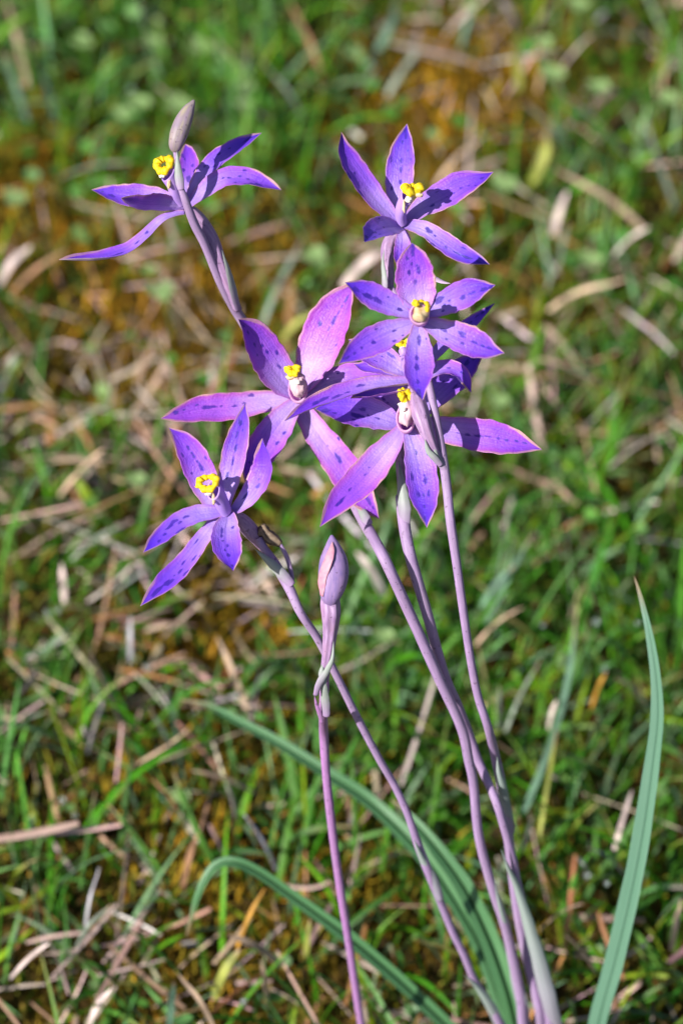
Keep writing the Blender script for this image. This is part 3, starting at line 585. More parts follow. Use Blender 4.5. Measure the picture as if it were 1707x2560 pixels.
crest(f7, *zp(Z3, 612, 950), -0.001, 13, 10, (-.2, .8, .5), 0, 8, 34)
tuft(f7, *zp(Z3, 600, 995), -0.002, 7, 9, 35)
# F3: the star facing out
f3 = flower(pe, *zp(Z3, 742, 740), -.017, [(1062, 925, 8, -.004), (1060, 880, 13, -.008), (1054, 835, 15, -.013), (*zp(Z3, 742, 745), 12, -.017)])
A3 = (-.05, .05, 1)
pt(f3, Z3, [(740, 700), (733, 600), (710, 420), (692, 260), (678, 92)], 170, (0, .15, 1), -.017, -30, .60, [(685, 180, 10, 5), (640, 225, 6, 5), (680, 270, 6, 6), (722, 280, 6, 6), (740, 325, 9, 7), (652, 347), (580, 402, 5, 5), (708, 425, 9, 6), (690, 130, 10, 6)], prof='broad', cup=.2)
pt(f3, Z3, [(770, 725), (830, 685), (1000, 590), (1200, 510), (1390, 452)], 118, (-.15, .2, 1), -.017, -40, .12, [(910, 577), (960, 615), (1000, 585, 5, 5), (1115, 558, 9, 9), (1165, 530), (1200, 515), (1290, 490, 11, 9), (1350, 470), (945, 670)], prof='petal')
pt(f3, Z3, [(765, 760), (840, 790), (1000, 865), (1200, 950), (1340, 1005), (1467, 1032)], 128, (0, .1, 1), -.018, -40, .25, [(950, 835, 11, 5), (1100, 860), (1115, 893, 10, 6), (970, 912), (1110, 950), (1210, 938, 11, 6), (1280, 972), (1340, 990, 10, 6)], prof='petal')
pt(f3, Z3, [(742, 765), (738, 830), (735, 950), (735, 1110), (742, 1280), (772, 1438)], 126, (0, -.05, 1), -.0175, -60, .08, [(740, 910, 10, 5), (742, 945, 10, 5), (718, 1070, 9, 7), (722, 1150, 12, 8), (728, 1278, 10, 8), (740, 1380, 14, 9), (803, 910, 5, 4)], prof='petal')
pt(f3, Z3, [(720, 765), (650, 795), (490, 865), (310, 955), (180, 1035), (55, 1125)], 122, (-.1, .1, 1), -.017, -50, .18, [(525, 845, 11, 5), (350, 940, 8, 7), (255, 990, 9, 9), (190, 1035, 9, 7), (375, 830, 5, 4), (600, 880), (530, 930), (130, 1070, 12, 8)], prof='petal')
pt(f3, Z3, [(715, 725), (660, 690), (510, 620), (335, 535), (225, 480), (108, 428)], 108, (-.1, .1, 1), -.017, -40, .05, [(205, 490, 13, 9), (300, 545, 9, 9), (325, 560, 9, 8), (385, 580, 10, 8), (575, 662, 11, 6), (480, 555, 5, 4)], prof='petal')
hood(f3, [(*zp(Z3, 745, 760), 9, -.017), (*zp(Z3, 745, 735), 22, -.020), (*zp(Z3, 742, 705), 26, -.024), (*zp(Z3, 742, 700), 25, -.027)], M_COLP, flat=.95)
tuft(f3, *zp(Z3, 748, 690), -.0263, 20, 22, 43, M_CREAM, 'anther')
crest(f3, *zp(Z3, 752, 622), -.0265, 14, 9, (0, .55, .85), -.25, 8.5, 44)
tuft(f3, *zp(Z3, 812, 650), -.0285, 6, 10, 45, M_YEL); tuft(f3, *zp(Z3, 715, 612), -.0285, 9, 7, 46, M_YEL)
# F2: the top one
f2 = flower(pe, *zp(Z2, 650, 1010), .006, [(*zp(Z2, 550, 1575), 8, .004), (*zp(Z2, 550, 1440), 10, .005), (*zp(Z2, 528, 1300), 14, .006), (*zp(Z2, 540, 1180), 15, .007), (*zp(Z2, 600, 1070), 12, .007), (*zp(Z2, 650, 1010), 10, .006)])
pt(f2, Z2, [(620, 985), (560, 920), (410, 755), (245, 530), (140, 350), (118, 178)], 112, ((-.1, .35, .9), (.45, .3, .85)), .006, -70, .25, [(170, 575, 10, 6), (240, 548), (290, 722, 11, 5), (125, 470), (125, 525)], prof='petal')
pt(f2, Z2, [(635, 970), (615, 880), (630, 700), (650, 480), (670, 300), (702, 103)], 130, (-.1, .25, .95), .008, 10, 0, [(685, 165), (692, 215), (660, 265), (645, 430, 9, 7), (650, 512, 11, 6), (643, 627, 9, 6), (565, 680), (722, 517, 4, 4), (735, 425, 4, 4), (562, 420, 8, 3), (710, 345, 4, 4)], prof='petal')
pt(f2, Z2, [(670, 985), (730, 940), (860, 840), (1010, 765), (1200, 660), (1350, 600), (1472, 533)], 128, (-.15, .35, .9), .006, 0, .22, [(930, 830, 8, 6), (1055, 755, 5, 4), (1110, 725, 11, 6), (1180, 680, 8, 6), (1255, 655, 5, 4), (1310, 655, 5, 4), (1370, 592, 6, 4), (965, 710, 7, 4)], prof='petal')
pt(f2, Z2, [(665, 1015), (720, 1010), (860, 1050), (1010, 1150), (1200, 1270), (1438, 1358)], 92, (-.2, .35, .9), .004, -60, 0, [(895, 1055, 10, 5), (950, 1100), (1050, 1205), (1145, 1255, 11, 5), (1210, 1210), (1235, 1295, 12, 4), (1340, 1335, 9, 7), (880, 1140, 10, 4), (930, 1180, 10, 4)], prof='strap')
pt(f2, Z2, [(650, 1025), (580, 1025), (490, 1040), (400, 1085), (322, 1160)], 118, (.1, .45, .85), .003, -170, 0, [(455, 945, 5, 4), (495, 1030, 7, 6), (585, 1080, 5, 5), (420, 1075, 10, 5), (460, 1085), (415, 1115), (355, 1140), (340, 1110)], prof='broad', pw=1.0)
pt(f2, Z2, [(655, 1040), (665, 1100), (665, 1180), (655, 1280), (640, 1400)], 80, (0, .3, .9), .004, -20, .3, (), prof='broad')
hood(f2, [(*zp(Z2, 655, 985), 17, .004), (*zp(Z2, 645, 900), 18, .002), (*zp(Z2, 665, 820), 18, .0), (*zp(Z2, 705, 750), 20, -.002)])
crest(f2, *zp(Z2, 745, 685), -.002, 19, 13, (.1, .75, .6), .15, 11, 54)
tuft(f2, *zp(Z2, 718, 780), -.003, 10, 9, 55); tuft(f2, *zp(Z2, 812, 738), -.003, 9, 6, 56, M_CREAM); tuft(f2, *zp(Z2, 675, 840), -.003, 4, 16, 57, M_CREAM)
blade('bract', Z2, [(500, 1640, .002), (495, 1480, .0015), (482, 1330, .002), (500, 1220, .003)], 26, (-.5, .1, .8), pe, [M_BRACT, M_BRACT], cup=-.6, prof='bract', nu=30, nv=12, wav=0)
blade('bract', Z2, [(900, 1460, .004), (960, 1485, .003), (1020, 1510, .002), (1090, 1527, .001)], 26, (0, .6, .8), pe, [M_BACK, M_BACK], cup=-.4, prof='bract', nu=30, nv=12, wav=0)

# ---- plant A: lower left flower with a withered side bud
pa = root('orchid_plant', base_at(1318, 2752), 'orchid with one bluish violet flower and a withered brown bud on a side stalk', 'orchid', 'spotted orchids in flower')
stem(pa, [(1318, 2752, 11), (1244, 2549, 10.5), (1214, 2496, 10), (1183, 2446, 9.5), (1160, 2389, 9.5), (1130, 2327, 9.5), (1099, 2251, 10), (1072, 2182, 12, .054), (1045, 2113, 11, .049), (1019, 2036, 9.5, .043), (984, 1960, 9.5, .038), (949, 1900, 9.5), (891, 1790, 10),
     (853, 1713, 10), (815, 1637, 10), (788, 1587, 10.5), (750, 1530, 11, .007), (724, 1472, 13, .008), (690, 1414, 13, .008), (661, 1372, 11, .009), (647, 1345, 10, .009)])
blade('sheath', Z8, [(1010, 1740, .105), (900, 1568, .092), (830, 1440, .084), (760, 1330, .079), (676, 1243, .074)], 44, (-.3, .2, .9), pa, [M_SHEATH, M_SHEATH], cup=-.75, prof='bract', nu=40, nv=14, wav=0)
blade('sheath', Z8, [(525, 770, .060), (470, 620, .054), (400, 480, .049), (350, 360, .044)], 36, (-.2, .2, .9), pa, [M_SHEATH, M_SHEATH], cup=-.75, prof='bract', nu=40, nv=14, wav=0)
blade('bract', Z6, [(1095, 1300, .0065), (1010, 1210, .006), (920, 1120, .006), (835, 1045, .0055)], 42, (-.3, .2, .9), pa, [M_BRACT, M_BRACT], cup=-.7, prof='bract', nu=40, nv=12, wav=0)
tube('bud_stalk', [(*zp(Z6, 1085, 1290), 6, 0.009), (*zp(Z6, 1090, 1230), 6, 0.009), (*zp(Z6, 1060, 1110), 6, 0.009), (*zp(Z6, 1010, 1010), 5.5, 0.009)], [M_STEM], pa, seg=30)
tube('withered_bud', [(*zp(Z6, 1012, 1012), 6, 0.009), (*zp(Z6, 975, 985), 10, 0.009), (*zp(Z6, 930, 955), 12, 0.009), (*zp(Z6, 905, 925), 9, 0.009), (*zp(Z6, 890, 905), 10, 0.010), (*zp(Z6, 868, 950), 5, 0.009)], [M_BROWN], pa, seg=30, ribs=5, ribamp=.5, sides=20)
f6 = flower(pa, *zp(Z6, 640, 785), 0.007, [(*zp(Z6, 905, 1055), 8, 0.012), (*zp(Z6, 850, 975), 14, 0.011), (*zp(Z6, 790, 900), 18, 0.010), (*zp(Z6, 730, 835), 15, 0.009), (*zp(Z6, 640, 785), 11, 0.007)])
pt(f6, Z6, [(610, 775), (550, 735), (480, 570), (405, 405), (325, 290), (232, 193)], 112, (-.15, .35, .95), 0.008, -10, .42, [(365, 330, 9, 8), (390, 370, 5, 5), (403, 392, 6, 6), (430, 428, 8, 7), (455, 470, 10, 6), (490, 405), (390, 515, 8, 6), (325, 385)], prof='petal')
pt(f6, Z6, [(635, 765), (635, 690), (662, 530), (705, 330), (742, 170), (768, 18)], 90, (-.15, .2, .95), 0.008, 0, .2, [(757, 20, 8, 5), (730, 160, 9, 7), (710, 235, 14, 5), (700, 335, 11, 7), (678, 430, 14, 4), (640, 525, 10, 5), (750, 210, 6, 3)], prof='petal')
pt(f6, Z6, [(660, 785), (705, 760), (785, 690), (870, 575), (915, 450), (885, 268)], 84, ((-.2, .4, .9), (-.75, .1, .6)), 0.007, -50, .25, [(860, 555, 7, 4), (855, 600), (765, 672, 12, 4)], prof='petal', cup=.4)
pt(f6, Z6, [(620, 790), (560, 790), (430, 805), (300, 862), (180, 960), (52, 1068)], 70, (-.1, .5, .85), 0.006, -50, 0, [(270, 850, 11, 5), (312, 855, 7, 5), (240, 885, 11, 5), (320, 920, 9, 5), (205, 940, 10, 6), (165, 985, 9, 6), (350, 820, 8, 4)], prof='strap')
pt(f6, Z6, [(625, 800), (545, 880), (445, 1010), (330, 1160), (180, 1310), (32, 1443)], 74, (-.3, .35, .9), 0.006, -90, .12, [(405, 1110, 12, 6), (450, 1090, 9, 4), (330, 1140, 9, 4), (310, 1200, 11, 5), (350, 1210, 13, 5), (250, 1270, 10, 6), (220, 1280, 9, 6), (150, 1340, 16, 5), (270, 1230), (425, 990, 10, 3)], prof='strap')
pt(f6, Z6, [(645, 790), (645, 830), (635, 930), (645, 1040), (662, 1120), (682, 1197)], 106, (-.05, .5, .85), 0.006, -130, .06, [(680, 890, 5, 5), (600, 915, 10, 6), (600, 950, 10, 6), (605, 985), (645, 1020, 9, 7), (622, 1052), (650, 1085, 9, 8), (675, 1160, 9, 9)], prof='broad', pw=1.0)
hood(f6, [(*zp(Z6, 630, 780), 18, 0.006), (*zp(Z6, 605, 730), 21, 0.004), (*zp(Z6, 578, 670), 22, 0.002), (*zp(Z6, 540, 625), 25, 0.000)])
crest(f6, *zp(Z6, 505, 577), 0.000, 23, 19, (-.3, .55, .75), -.35, 9, 64)
tuft(f6, *zp(Z6, 510, 650), 0.000, 9, 7, 65); tuft(f6, *zp(Z6, 545, 690), 0.000, 4.5, 15, 66, M_CREAM); tuft(f6, *zp(Z6, 440, 605), 0.000, 9, 5, 67, M_YEL)

# ---- plant B: the closed bud
pb = root('orchid_plant', base_at(940, 2752), 'orchid stem topped by one closed mauve bud with a pink seam, magenta lower stem', 'orchid', 'spotted orchids in flower')
stem(pb, [(940, 2752, 11), (903, 2560, 10), (871, 2351, 10), (855, 2250, 10.5), (838, 2134, 10.5), (823, 2010, 11), (813, 1905, 11), (809, 1830, 12), (808, 1780, 11, .012), (811, 1720, 12, .008), (811, 1690, 11, .006)], M_STEMP)
blade('bract', Z7, [(300, 1290, .009), (290, 1180, .006), (285, 1080, .003), (300, 1000, .002)], 34, (-.2, .1, .9), pb, [M_BRACT, M_BRACT], cup=-.6, prof='bract', nu=40, nv=12, wav=0)
blade('bract', Z7, [(232, 1150, .004), (262, 1060, .0015), (310, 980, 0), (345, 900, -.001), (350, 790, -.001)], 24, (.2, .2, .9), pb, [M_BRACT, M_BRACT], cup=-.6, prof='bract', nu=40, nv=12, wav=0)
blade('bract', Z7, [(290, 1060, .003), (262, 1010, .003), (270, 960, .003), (285, 920, .004)], 18, (-.5, .2, .8), pb, [M_BRACT, M_BRACT], cup=-.6, prof='bract', nu=30, nv=12, wav=0)
blade('side_shoot', Z7, [(270, 1330, .012), (248, 1250, .008), (232, 1190, .006), (224, 1145, .005)], 18, (-.3, .2, .9), pb, [M_STEMP, M_STEMP], cup=-.6, prof='bract', nu=30, nv=12, wav=0)
tube('ovary', [(811, 1700, 9, .006), (*zp(Z7, 300, 950), 10, .004), (*zp(Z7, 315, 850), 12, .002), (*zp(Z7, 328, 720), 15, 0), (*zp(Z7, 333, 620), 19, -.002), (*zp(Z7, 328, 545), 20, -.002), (*zp(Z7, 328, 500), 18, -.002)], [M_OVARY], pb, seg=50, sides=26, ribs=6, ribamp=.28)
bd = bud(pb, [(*zp(Z7, 325, 560), 8, -.002), (*zp(Z7, 328, 530), 18, -.003), (*zp(Z7, 332, 480), 29, -.004), (*zp(Z7, 345, 400), 37, -.004), (*zp(Z7, 350, 320), 38.5, -.004), (*zp(Z7, 348, 240), 33, -.004), (*zp(Z7, 343, 170), 20, -.004), (*zp(Z7, 339, 125), 10, -.004), (*zp(Z7, 337, 98), 3, -.004)], M_BUD)
blade('sepal_edge', Z7, [(266, 495, -.0054), (268, 400, -.0064), (282, 345, -.0069), (303, 290, -.0074), (333, 200, -.0069), (342, 140, -.0055)], 30, ((-.85, .1, .55), (-.2, .1, .95)), bd, [M_SEAM, M_SEAM], cup=-.2, prof='strap', nu=40, nv=10, wav=.12, th=.0004)

# ---- leaves
def leaf(parent, z, pts, hw, nrm, m=None, fold=.35, groove=.85, name='leaf', prof='leaf', **kw):
    return blade(name, z, pts, hw, nrm, parent, [m or M_LEAF, M_LEAFB], cup=0, fold=fold, groove=groove, prof=prof, nu=90, nv=56, th=.0005, **kw)
leaf(pc, Z0, [(1325, 2745, .112), (1262, 2545, .118), (1205, 2380, .118), (1140, 2260, .116), (1050, 2130, .116), (930, 2010, .120), (820, 1935, .122), (700, 1860, .126), (600, 1806, .131), (520, 1765, .136), (445, 1748, .141)], 23, ((-.3, .2, .9), (-.1, .75, .6)))
leaf(pe, Z0, [(1368, 2745, .115), (1300, 2600, .112), (1268, 2480, .108), (1222, 2350, .106), (1160, 2220, .104), (1090, 2120, .104), (1030, 2050, .106), (975, 1997, .110)], 30, ((-.3, .1, .95), (-.1, .6, .8)))
leaf(pa, Z0, [(1316, 2752, .112), (1210, 2650, .112), (1100, 2548, .108), (985, 2440, .104), (860, 2335, .100), (730, 2240, .098), (640, 2178, .096), (580, 2155, .095), (535, 2170, .095), (500, 2230, .096), (478, 2300, .099), (465, 2345, .102)], 20, ((-.2, .35, .85), (-.4, .5, .8)), wav=0)
pl = root('orchid_leaf', base_at(1468, 2760), 'long blue-green strap leaf rising alone beside the orchid stems, its tip browned', 'leaf')
leaf(pl, Z0, [(1468, 2760, .112), (1495, 2570, .088), (1540, 2400, .074), (1580, 2230, .064), (1612, 2060, .056), (1634, 1900, .050), (1645, 1790, .046), (1640, 1690, .044), (1622, 1580, .043), (1600, 1490, .043), (1584, 1440, .043)], 25, ((-.5, .1, .85), (-.5, .2, .85)), M_LEAFB, fold=.42, groove=.12, wav=.05, name='strap_leaf', prof='strapleaf')


# ------------------------------------------------------------------ single straws, blades, clovers and drops that can be told apart in the turf
TONES = {'pale': ((.68, .54, .50), 'pale bleached straw lying across the turf', 'bleached straws'), 'straw': ((.55, .39, .27), 'pinkish tan dry grass blade lying in the turf', 'tan dry blades'),
 'brown': ((.36, .19, .10), 'thin reddish brown dead grass stalk in the turf', 'brown stalks'), 'grey': ((.30, .35, .27), 'grey-green faded grass blade bent over the turf', 'grey-green blades'),
 'green': ((.09, .24, .03), 'bright green grass blade standing clear of the turf', 'bright green blades'), 'yellow': ((.36, .38, .08), 'broad yellowing grass blade lying on the turf', 'yellowing blades'),
 'blue': ((.19, .33, .22), 'broad blue-green grass blade rising out of the turf', 'blue-green blades'), 'white': ((.66, .62, .66), 'whitish shiny dead blade catching the sun', 'whitish blades'), 'orange': ((.48, .24, .03), 'short orange-brown dead leaf in the turf', 'orange dead leaves')}
OWN = {(B4, 690): 'longest blue-green grass blade, arching up beside the orchid stems with a straw-coloured tip', (B2, 10): 'thick bleached straw lying between the pink flower and the three-flowered orchid',
 (B1, 0, 1310): 'stout bleached straw beside a thin brown stalk in golden moss', (B1, 60): 'thin reddish brown stalk beside a stout bleached straw in golden moss', (B3, 390): 'long tan dry blade with a short straw crossing its foot',
 (B3, 460): 'short tan straw crossing the foot of a longer dry blade', (B3, 590): 'curved tan dry blade arching over dark bare soil', (B3, 455): 'upright silvery white dead blade among green grass', (B3, 1120): 'silvery mauve dead blade just above the arched orchid leaf',
 (B3, 985): 'broad yellow-green blade under the hanging tip of the arched orchid leaf', (B3, 1090): 'orange-brown dead leaf continuing a broad yellow-green blade under the arched orchid leaf', (B3, 1425): 'short yellow-green blade between the arched orchid leaf and the magenta stem',
 (B4, 970): 'pinkish bleached straw standing beside the lone strap leaf', (B4, 840): 'short upright orange dead leaf near the tip of the lone strap leaf', (B4, 890): 'tan dry blade reaching behind the lone strap leaf near its tip', (B2, 1285): 'yellow-orange dead leaf standing alone in dark grass',
 (B2, 935): 'broad curved yellow-green blade with a dry tip', (B2, 730): 'wide bleached straw joined to a yellow-green blade', (B2, 800): 'yellow-green blade joined to a wide bleached straw', (B2, 240): 'long tan dry blade lying over golden moss',
 (Z0, 1020): 'very long thin brown stalk lying nearly straight across the turf', (B4, 630): 'tan dry blade lying over dark soil by the foot of the strap leaf', (B1, 260): 'grey-green faded blade lying level between green turf and golden moss'}
def lying(z, x0, y0, x1, y1, hw, key, bow=0.0, h0=.012, h1=.026):
    col, lab, grp = TONES[key]
    lab = OWN.get((z, x0), OWN.get((z, x0, y0), lab))
    a_ = zp(z, x0, y0); b_ = zp(z, x1, y1)
    if a_[1] < b_[1]: a_, b_ = b_, a_
    A = G(*a_, h0); Bp = G(*b_, h1); n = 14
    k = np.linspace(0, 1, n)[:, None]; c = A + (Bp - A) * k
    d = norm(Bp - A); sd_ = norm(np.cross(d, np.array([0, 0, 1.0])))
    c = c + sd_ * (bow * np.linalg.norm(Bp - A) * np.sin(k * np.pi)) + np.array([0, 0, 1.0]) * (.002 * np.sin(k * np.pi * rng.uniform(.8, 1.6)))
    T = norm(np.gradient(c, axis=0)); tw = rng.uniform(-.5, .5) + rng.uniform(-.6, .6) * k
    S = norm(np.cross(T, np.array([0, 0, 1.0]))); N = np.cross(S, T); S2 = S * np.cos(tw) + N * np.sin(tw); N2 = np.cross(S2, T)
    dep = np.linalg.norm(A - CAM); W = hw * z[2] * KPX * dep * .66 * np.interp(k[:, 0], [0, .1, .7, 1], [.75, 1, .9, .25])[:, None]
    v = np.linspace(-1, 1, 5)[None, :, None]; V = c[:, None] + S2[:, None] * W[:, None] * v + N2[:, None] * W[:, None] * .35 * v ** 2
    Vb = V - N2[:, None] * .00015; V = np.concatenate([V.reshape(-1, 3), Vb.reshape(-1, 3)]); o = n * 5
    i, j = np.meshgrid(np.arange(n - 1), np.arange(4), indexing='ij'); q = (i * 5 + j).ravel()
    F = np.vstack([np.stack([q, q + 1, q + 6, q + 5], 1), np.stack([q, q + 5, q + 6, q + 1], 1) + o])
    e = np.arange(n - 1) * 5; F = np.vstack([F, np.stack([e, e + 5, e + 5 + o, e + o], 1), np.stack([e + 4, e + 4 + o, e + 9 + o, e + 9], 1)])
    base = np.array(col) * math.exp(rng.normal(0, .12)); tk = np.repeat(np.linspace(0, 1, n), 5)
    tn = base[None] * (1 + .25 * np.sin(tk * 11 + rng.uniform(0, 6)))[:, None]
    if key in ('green', 'grey', 'blue', 'yellow'):
        f = np.clip((tk - .75) / .25, 0, 1)[:, None]; tn = tn * (1 - f) + np.array([.45, .30, .18]) * f
    tn = np.concatenate([tn, tn])
    nm = {'pale': 'straw', 'straw': 'dry_grass_blade', 'brown': 'dead_grass_stalk', 'orange': 'dead_leaf', 'white': 'dry_grass_blade'}.get(key, 'grass_blade')
    ob = put(nm, V, F, [M_GRASS if key in ('green', 'blue', 'yellow', 'grey') else M_STRAW], None, A, attrs={'tone': np.clip(tn, 0, .9)})
    tag(ob, lab, 'grass blade' if nm.endswith('blade') else {'straw': 'straw', 'dead_leaf': 'leaf'}.get(nm, 'grass stalk'), grp)
for it in [
 (B1, 0, 1310, 140, 1115, 30, 'pale'), (B1, 60, 1340, 310, 1150, 15, 'brown'), (B1, 260, 830, 600, 740, 20, 'grey'), (B1, 30, 0, 130, 400, 18, 'straw'), (B1, 40, 270, 230, 170, 10, 'straw'),
 (B1, 1190, 240, 1400, 560, 16, 'grey'), (B1, 1340, 0, 1480, 360, 18, 'brown'), (B1, 550, 1450, 720, 1560, 18, 'straw'), (B1, 780, 1400, 850, 1580, 32, 'straw'), (B1, 1200, 1520, 1390, 1070, 20, 'grey'),
 (B1, 1290, 1575, 1500, 1380, 24, 'yellow'), (B1, 1220, 1300, 1440, 1400, 20, 'straw'), (B1, 400, 40, 620, 340, 16, 'green', .05), (B1, 0, 230, 130, 560, 20, 'blue'), (B1, 150, 200, 260, 560, 18, 'blue'),
 (B2, 730, -20, 800, 140, 34, 'pale'), (B2, 800, 120, 812, 420, 32, 'yellow'), (B2, 240, 140, 730, 365, 20, 'straw'), (B2, 120, 300, 250, -10, 26, 'blue', .1), (B2, 10, 1320, 190, 1145, 32, 'pale'),
 (B2, 1000, 390, 1320, 740, 18, 'grey'), (B2, 1400, 510, 1530, 960, 20, 'grey', -.04), (B2, 1235, 1195, 1410, 1040, 22, 'pale'), (B2, 950, 1425, 1300, 1260, 16, 'straw'), (B2, 1010, 1180, 940, 1340, 16, 'grey'),
 (B2, 840, 480, 1100, 740, 18, 'grey'), (B2, 935, 600, 870, 870, 36, 'yellow', .12), (B2, 1005, 325, 1145, 175, 16, 'pale'), (B2, 980, 750, 1390, 1060, 24, 'straw'), (B2, 970, 1080, 1035, 890, 26, 'pale'),
 (B2, 550, 220, 620, -10, 22, 'blue'), (B2, 1285, 180, 1355, 55, 24, 'orange'), (B2, 400, 130, 430, 0, 30, 'straw'), (B2, 430, 860, 640, 620, 22, 'straw'), (B2, 1000, 1210, 1040, 1000, 16, 'grey'),
 (B2, 210, 440, 380, 200, 18, 'grey'), (B2, 0, 110, 100, 210, 20, 'orange'),
 (B3, 390, 200, 590, 650, 17, 'straw'), (B3, 460, 640, 580, 580, 12, 'straw'), (B3, 590, 780, 860, 580, 15, 'straw', .12), (B3, 720, 255, 915, 400, 16, 'straw'), (B3, 760, 250, 970, 340, 12, 'straw'), (B3, 1000, 180, 1140, 520, 20, 'straw'),
 (B3, 455, 1210, 395, 1500, 14, 'white'), (B3, 490, 1430, 830, 1720, 15, 'green'), (B3, 820, 1700, 980, 1960, 16, 'straw'), (B3, 350, 1620, 540, 1775, 17, 'green'), (B3, 50, 1740, 230, 1590, 20, 'pale'),
 (B3, 1120, 970, 1270, 1240, 14, 'white'), (B3, 1090, 1600, 1215, 1320, 15, 'orange'), (B3, 985, 1830, 1100, 1590, 36, 'yellow'), (B3, 1425, 1450, 1408, 1660, 22, 'yellow'), (B3, 410, 1960, 512, 1770, 22, 'pale'),
 (B3, 800, 1740, 780, 1960, 26, 'blue'), (B3, 880, 790, 1180, 890, 14, 'straw'), (B3, 700, 800, 830, 1010, 10, 'brown'), (B3, 150, 740, 175, 880, 12, 'straw'), (B3, 800, 780, 975, 1210, 20, 'green', -.04),
 (B3, 500, 950, 775, 1300, 16, 'green'), (B3, 600, 80, 600, 290, 15, 'white'), (B3, 1050, 1540, 1290, 1680, 30, 'straw'), (B3, 440, 880, 370, 1330, 12, 'green'), (B3, 350, 1600, 510, 1380, 14, 'grey'), (B3, 690, 480, 810, 760, 18, 'grey'),
 (B3, 1040, 820, 1080, 1000, 20, 'pale'), (B3, 1200, 1660, 1230, 1850, 18, 'straw'), (B3, 1100, 0, 1330, 70, 22, 'pale'), (B3, 30, 610, 240, 520, 14, 'grey'), (B3, 0, 170, 220, 310, 16, 'blue'), (B3, 840, 1330, 905, 1060, 22, 'brown'),
 (B4, 690, 220, 420, 1290, 26, 'blue', .05), (B4, 720, 130, 660, 290, 14, 'straw'), (B4, 840, 560, 760, 770, 16, 'orange'), (B4, 890, 600, 1040, 720, 16, 'straw'), (B4, 970, 1180, 880, 1470, 18, 'pale'), (B4, 375, 10, 210, 240, 22, 'blue'),
 (B4, 630, 1910, 790, 2090, 14, 'straw'), (B4, 500, 1880, 720, 1740, 18, 'straw'), (B4, 740, 1450, 930, 1590, 14, 'grey'), (B4, 590, 860, 500, 1420, 16, 'yellow'), (B4, 300, 640, 290, 860, 16, 'grey'), (B4, 510, 480, 330, 870, 15, 'grey'),
 (B4, 180, 430, 420, 230, 15, 'straw'), (B4, 1222, 1700, 1170, 1980, 22, 'straw'), (B4, 710, 990, 900, 1120, 16, 'yellow'), (B4, 460, 1500, 650, 1680, 16, 'green'), (B4, 590, 690, 550, 860, 20, 'pale'), (B4, 740, 1580, 690, 1520, 14, 'white'),
 (Z0, 1525, 1168, 1658, 1086, 16, 'pale'), (Z0, 1215, 1560, 1330, 1335, 11, 'blue'), (Z0, 150, 1240, 260, 1130, 12, 'straw'), (Z0, 90, 1170, 260, 1150, 12, 'straw'), (Z0, 155, 1400, 165, 1510, 14, 'pale'), (Z0, 890, 1380, 960, 1490, 14, 'pale'),
 (Z0, 600, 1500, 720, 1540, 12, 'pale'), (Z0, 1340, 900, 1500, 960, 10, 'straw'), (Z0, 1020, 900, 1707, 1000, 8, 'brown'), (Z0, 180, 1400, 330, 1300, 10, 'grey')]:
    lying(*it)

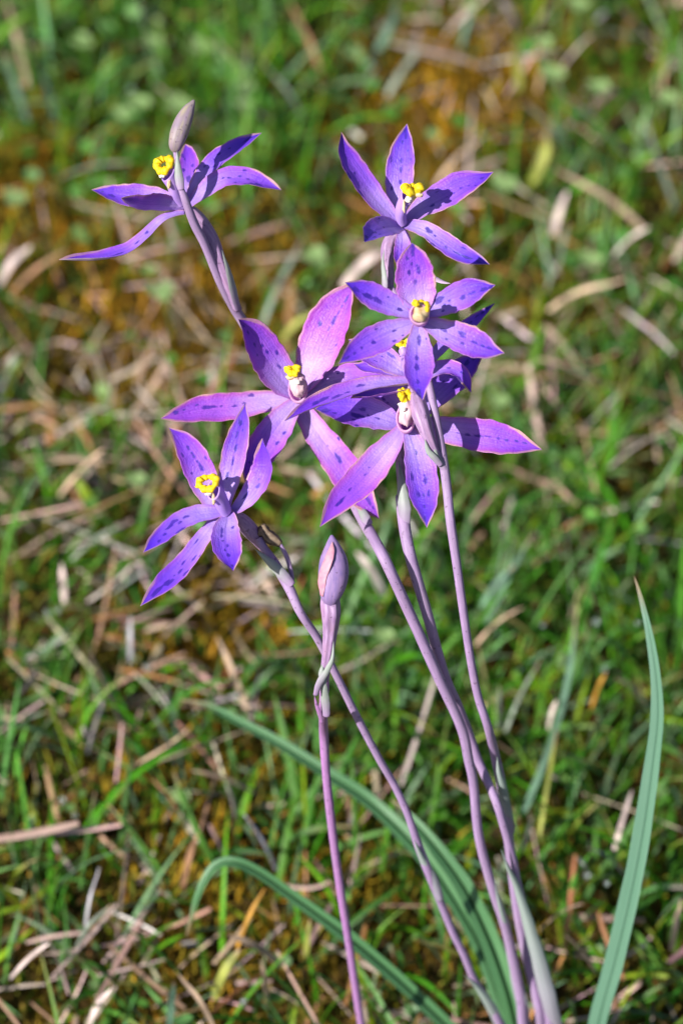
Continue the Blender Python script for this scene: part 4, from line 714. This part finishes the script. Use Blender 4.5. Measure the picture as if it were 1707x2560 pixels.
CL = {740: 'pale clover leaf alone on golden moss under the drooping violet petal', 1420: 'yellowish clover leaf beside the right-pointing petal of the pinkish violet flower', 1500: 'clover leaf among tall grass beside a grey-green faded blade', 745: 'clover leaf behind the topmost flower of the three-flowered orchid', 930: 'bright clover leaf in dense green turf'}
def clover(px, py, r, h, lab, n=3):
    r = r * rng.uniform(.75, 1)
    C = G(px, py, h); foot = np.array([C[0] + .003, C[1] + .004, gh(C[0] + .003, C[1] + .004)])
    e = root('clover', foot, lab or 'round pale green clover leaf held on a thin stalk in the turf', 'clover', 'clover leaves in the turf')
    k = np.linspace(0, 1, 7)[:, None]; c = foot + (C - foot) * k + np.array([.001, -.001, 0]) * np.sin(k * 3.1)
    tube_w('stalk', c, np.full(7, .0004), [M_GRASSY], e, 6)
    a0 = rng.uniform(0, 6.28)
    for q in range(n):
        an = a0 + q * 2.094; d = np.array([math.cos(an), math.sin(an), 0]); ax_ = norm(np.array([0, -.25, 1.0]) - d * .25)
        V, F, tn = leaflet((C + d * r * .62)[None], ax_[None], np.array([r * .62]), np.array([(.24, .36, .13)]) * rng.uniform(.8, 1.15), 16)
        put('leaflet', V, F, [M_CLOVER], e, attrs={'tone': tn})
M_GRASSY = mottled('clover_stalk', (.10, .18, .05), (.14, .22, .07), 300)
for z, x, y, r in [(B1, 930, 215, .0042), (B1, 640, 470, .0045), (B1, 820, 480, .0045), (B1, 740, 1340, .0042), (B1, 70, 910, .004), (B1, 1120, 400, .004), (B1, 560, 520, .004), (B1, 1450, 1180, .004), (B1, 1140, 490, .0036), (B1, 700, 190, .004), (B1, 380, 190, .004),
     (B2, 965, 335, .0046), (B2, 1085, 20, .0042), (B2, 1500, 450, .0045), (B2, 745, 845, .0045), (B2, 60, 245, .004), (B2, 930, 200, .004), (B2, 1180, 400, .0042), (B2, 1140, 1190, .0036), (Z3, 1420, 1440, .0036), (Z0, 340, 1200, .003), (Z0, 820, 1180, .0035), (Z0, 960, 1590, .003)]:
    clover(*zp(z, x, y), r, rng.uniform(.018, .024), CL.pop(x, None))

m, n, l, b, out = mat('water_drop')
b.inputs['Base Color'].default_value = (.9, .95, 1, 1); b.inputs['Roughness'].default_value = .04; b.inputs['IOR'].default_value = 1.33; b.inputs['Transmission Weight'].default_value = .9; b.inputs['Specular IOR Level'].default_value = .9
for z, x, y in [(B3, 345, 990), (B3, 270, 45), (B3, 220, 60), (B3, 675, 310), (B3, 600, 275), (B3, 1120, 1845), (B3, 290, 920), (B4, 845, 1640), (B4, 1030, 1955), (B4, 790, 315), (B4, 830, 555), (B4, 745, 1600), (B4, 520, 330), (B4, 1000, 320), (B1, 730, 1110), (B1, 605, 410), (B2, 520, 740)]:
    C = G(*zp(z, x, y), .024); V, F = blob_mesh(C, np.eye(3) * rng.uniform(.0007, .0011), .04, 7, 16, 12)
    tag(put('water_drop', V, F, [m], None, C), 'tiny glinting water drop on a grass blade', 'water drop', 'dew drops in the turf')
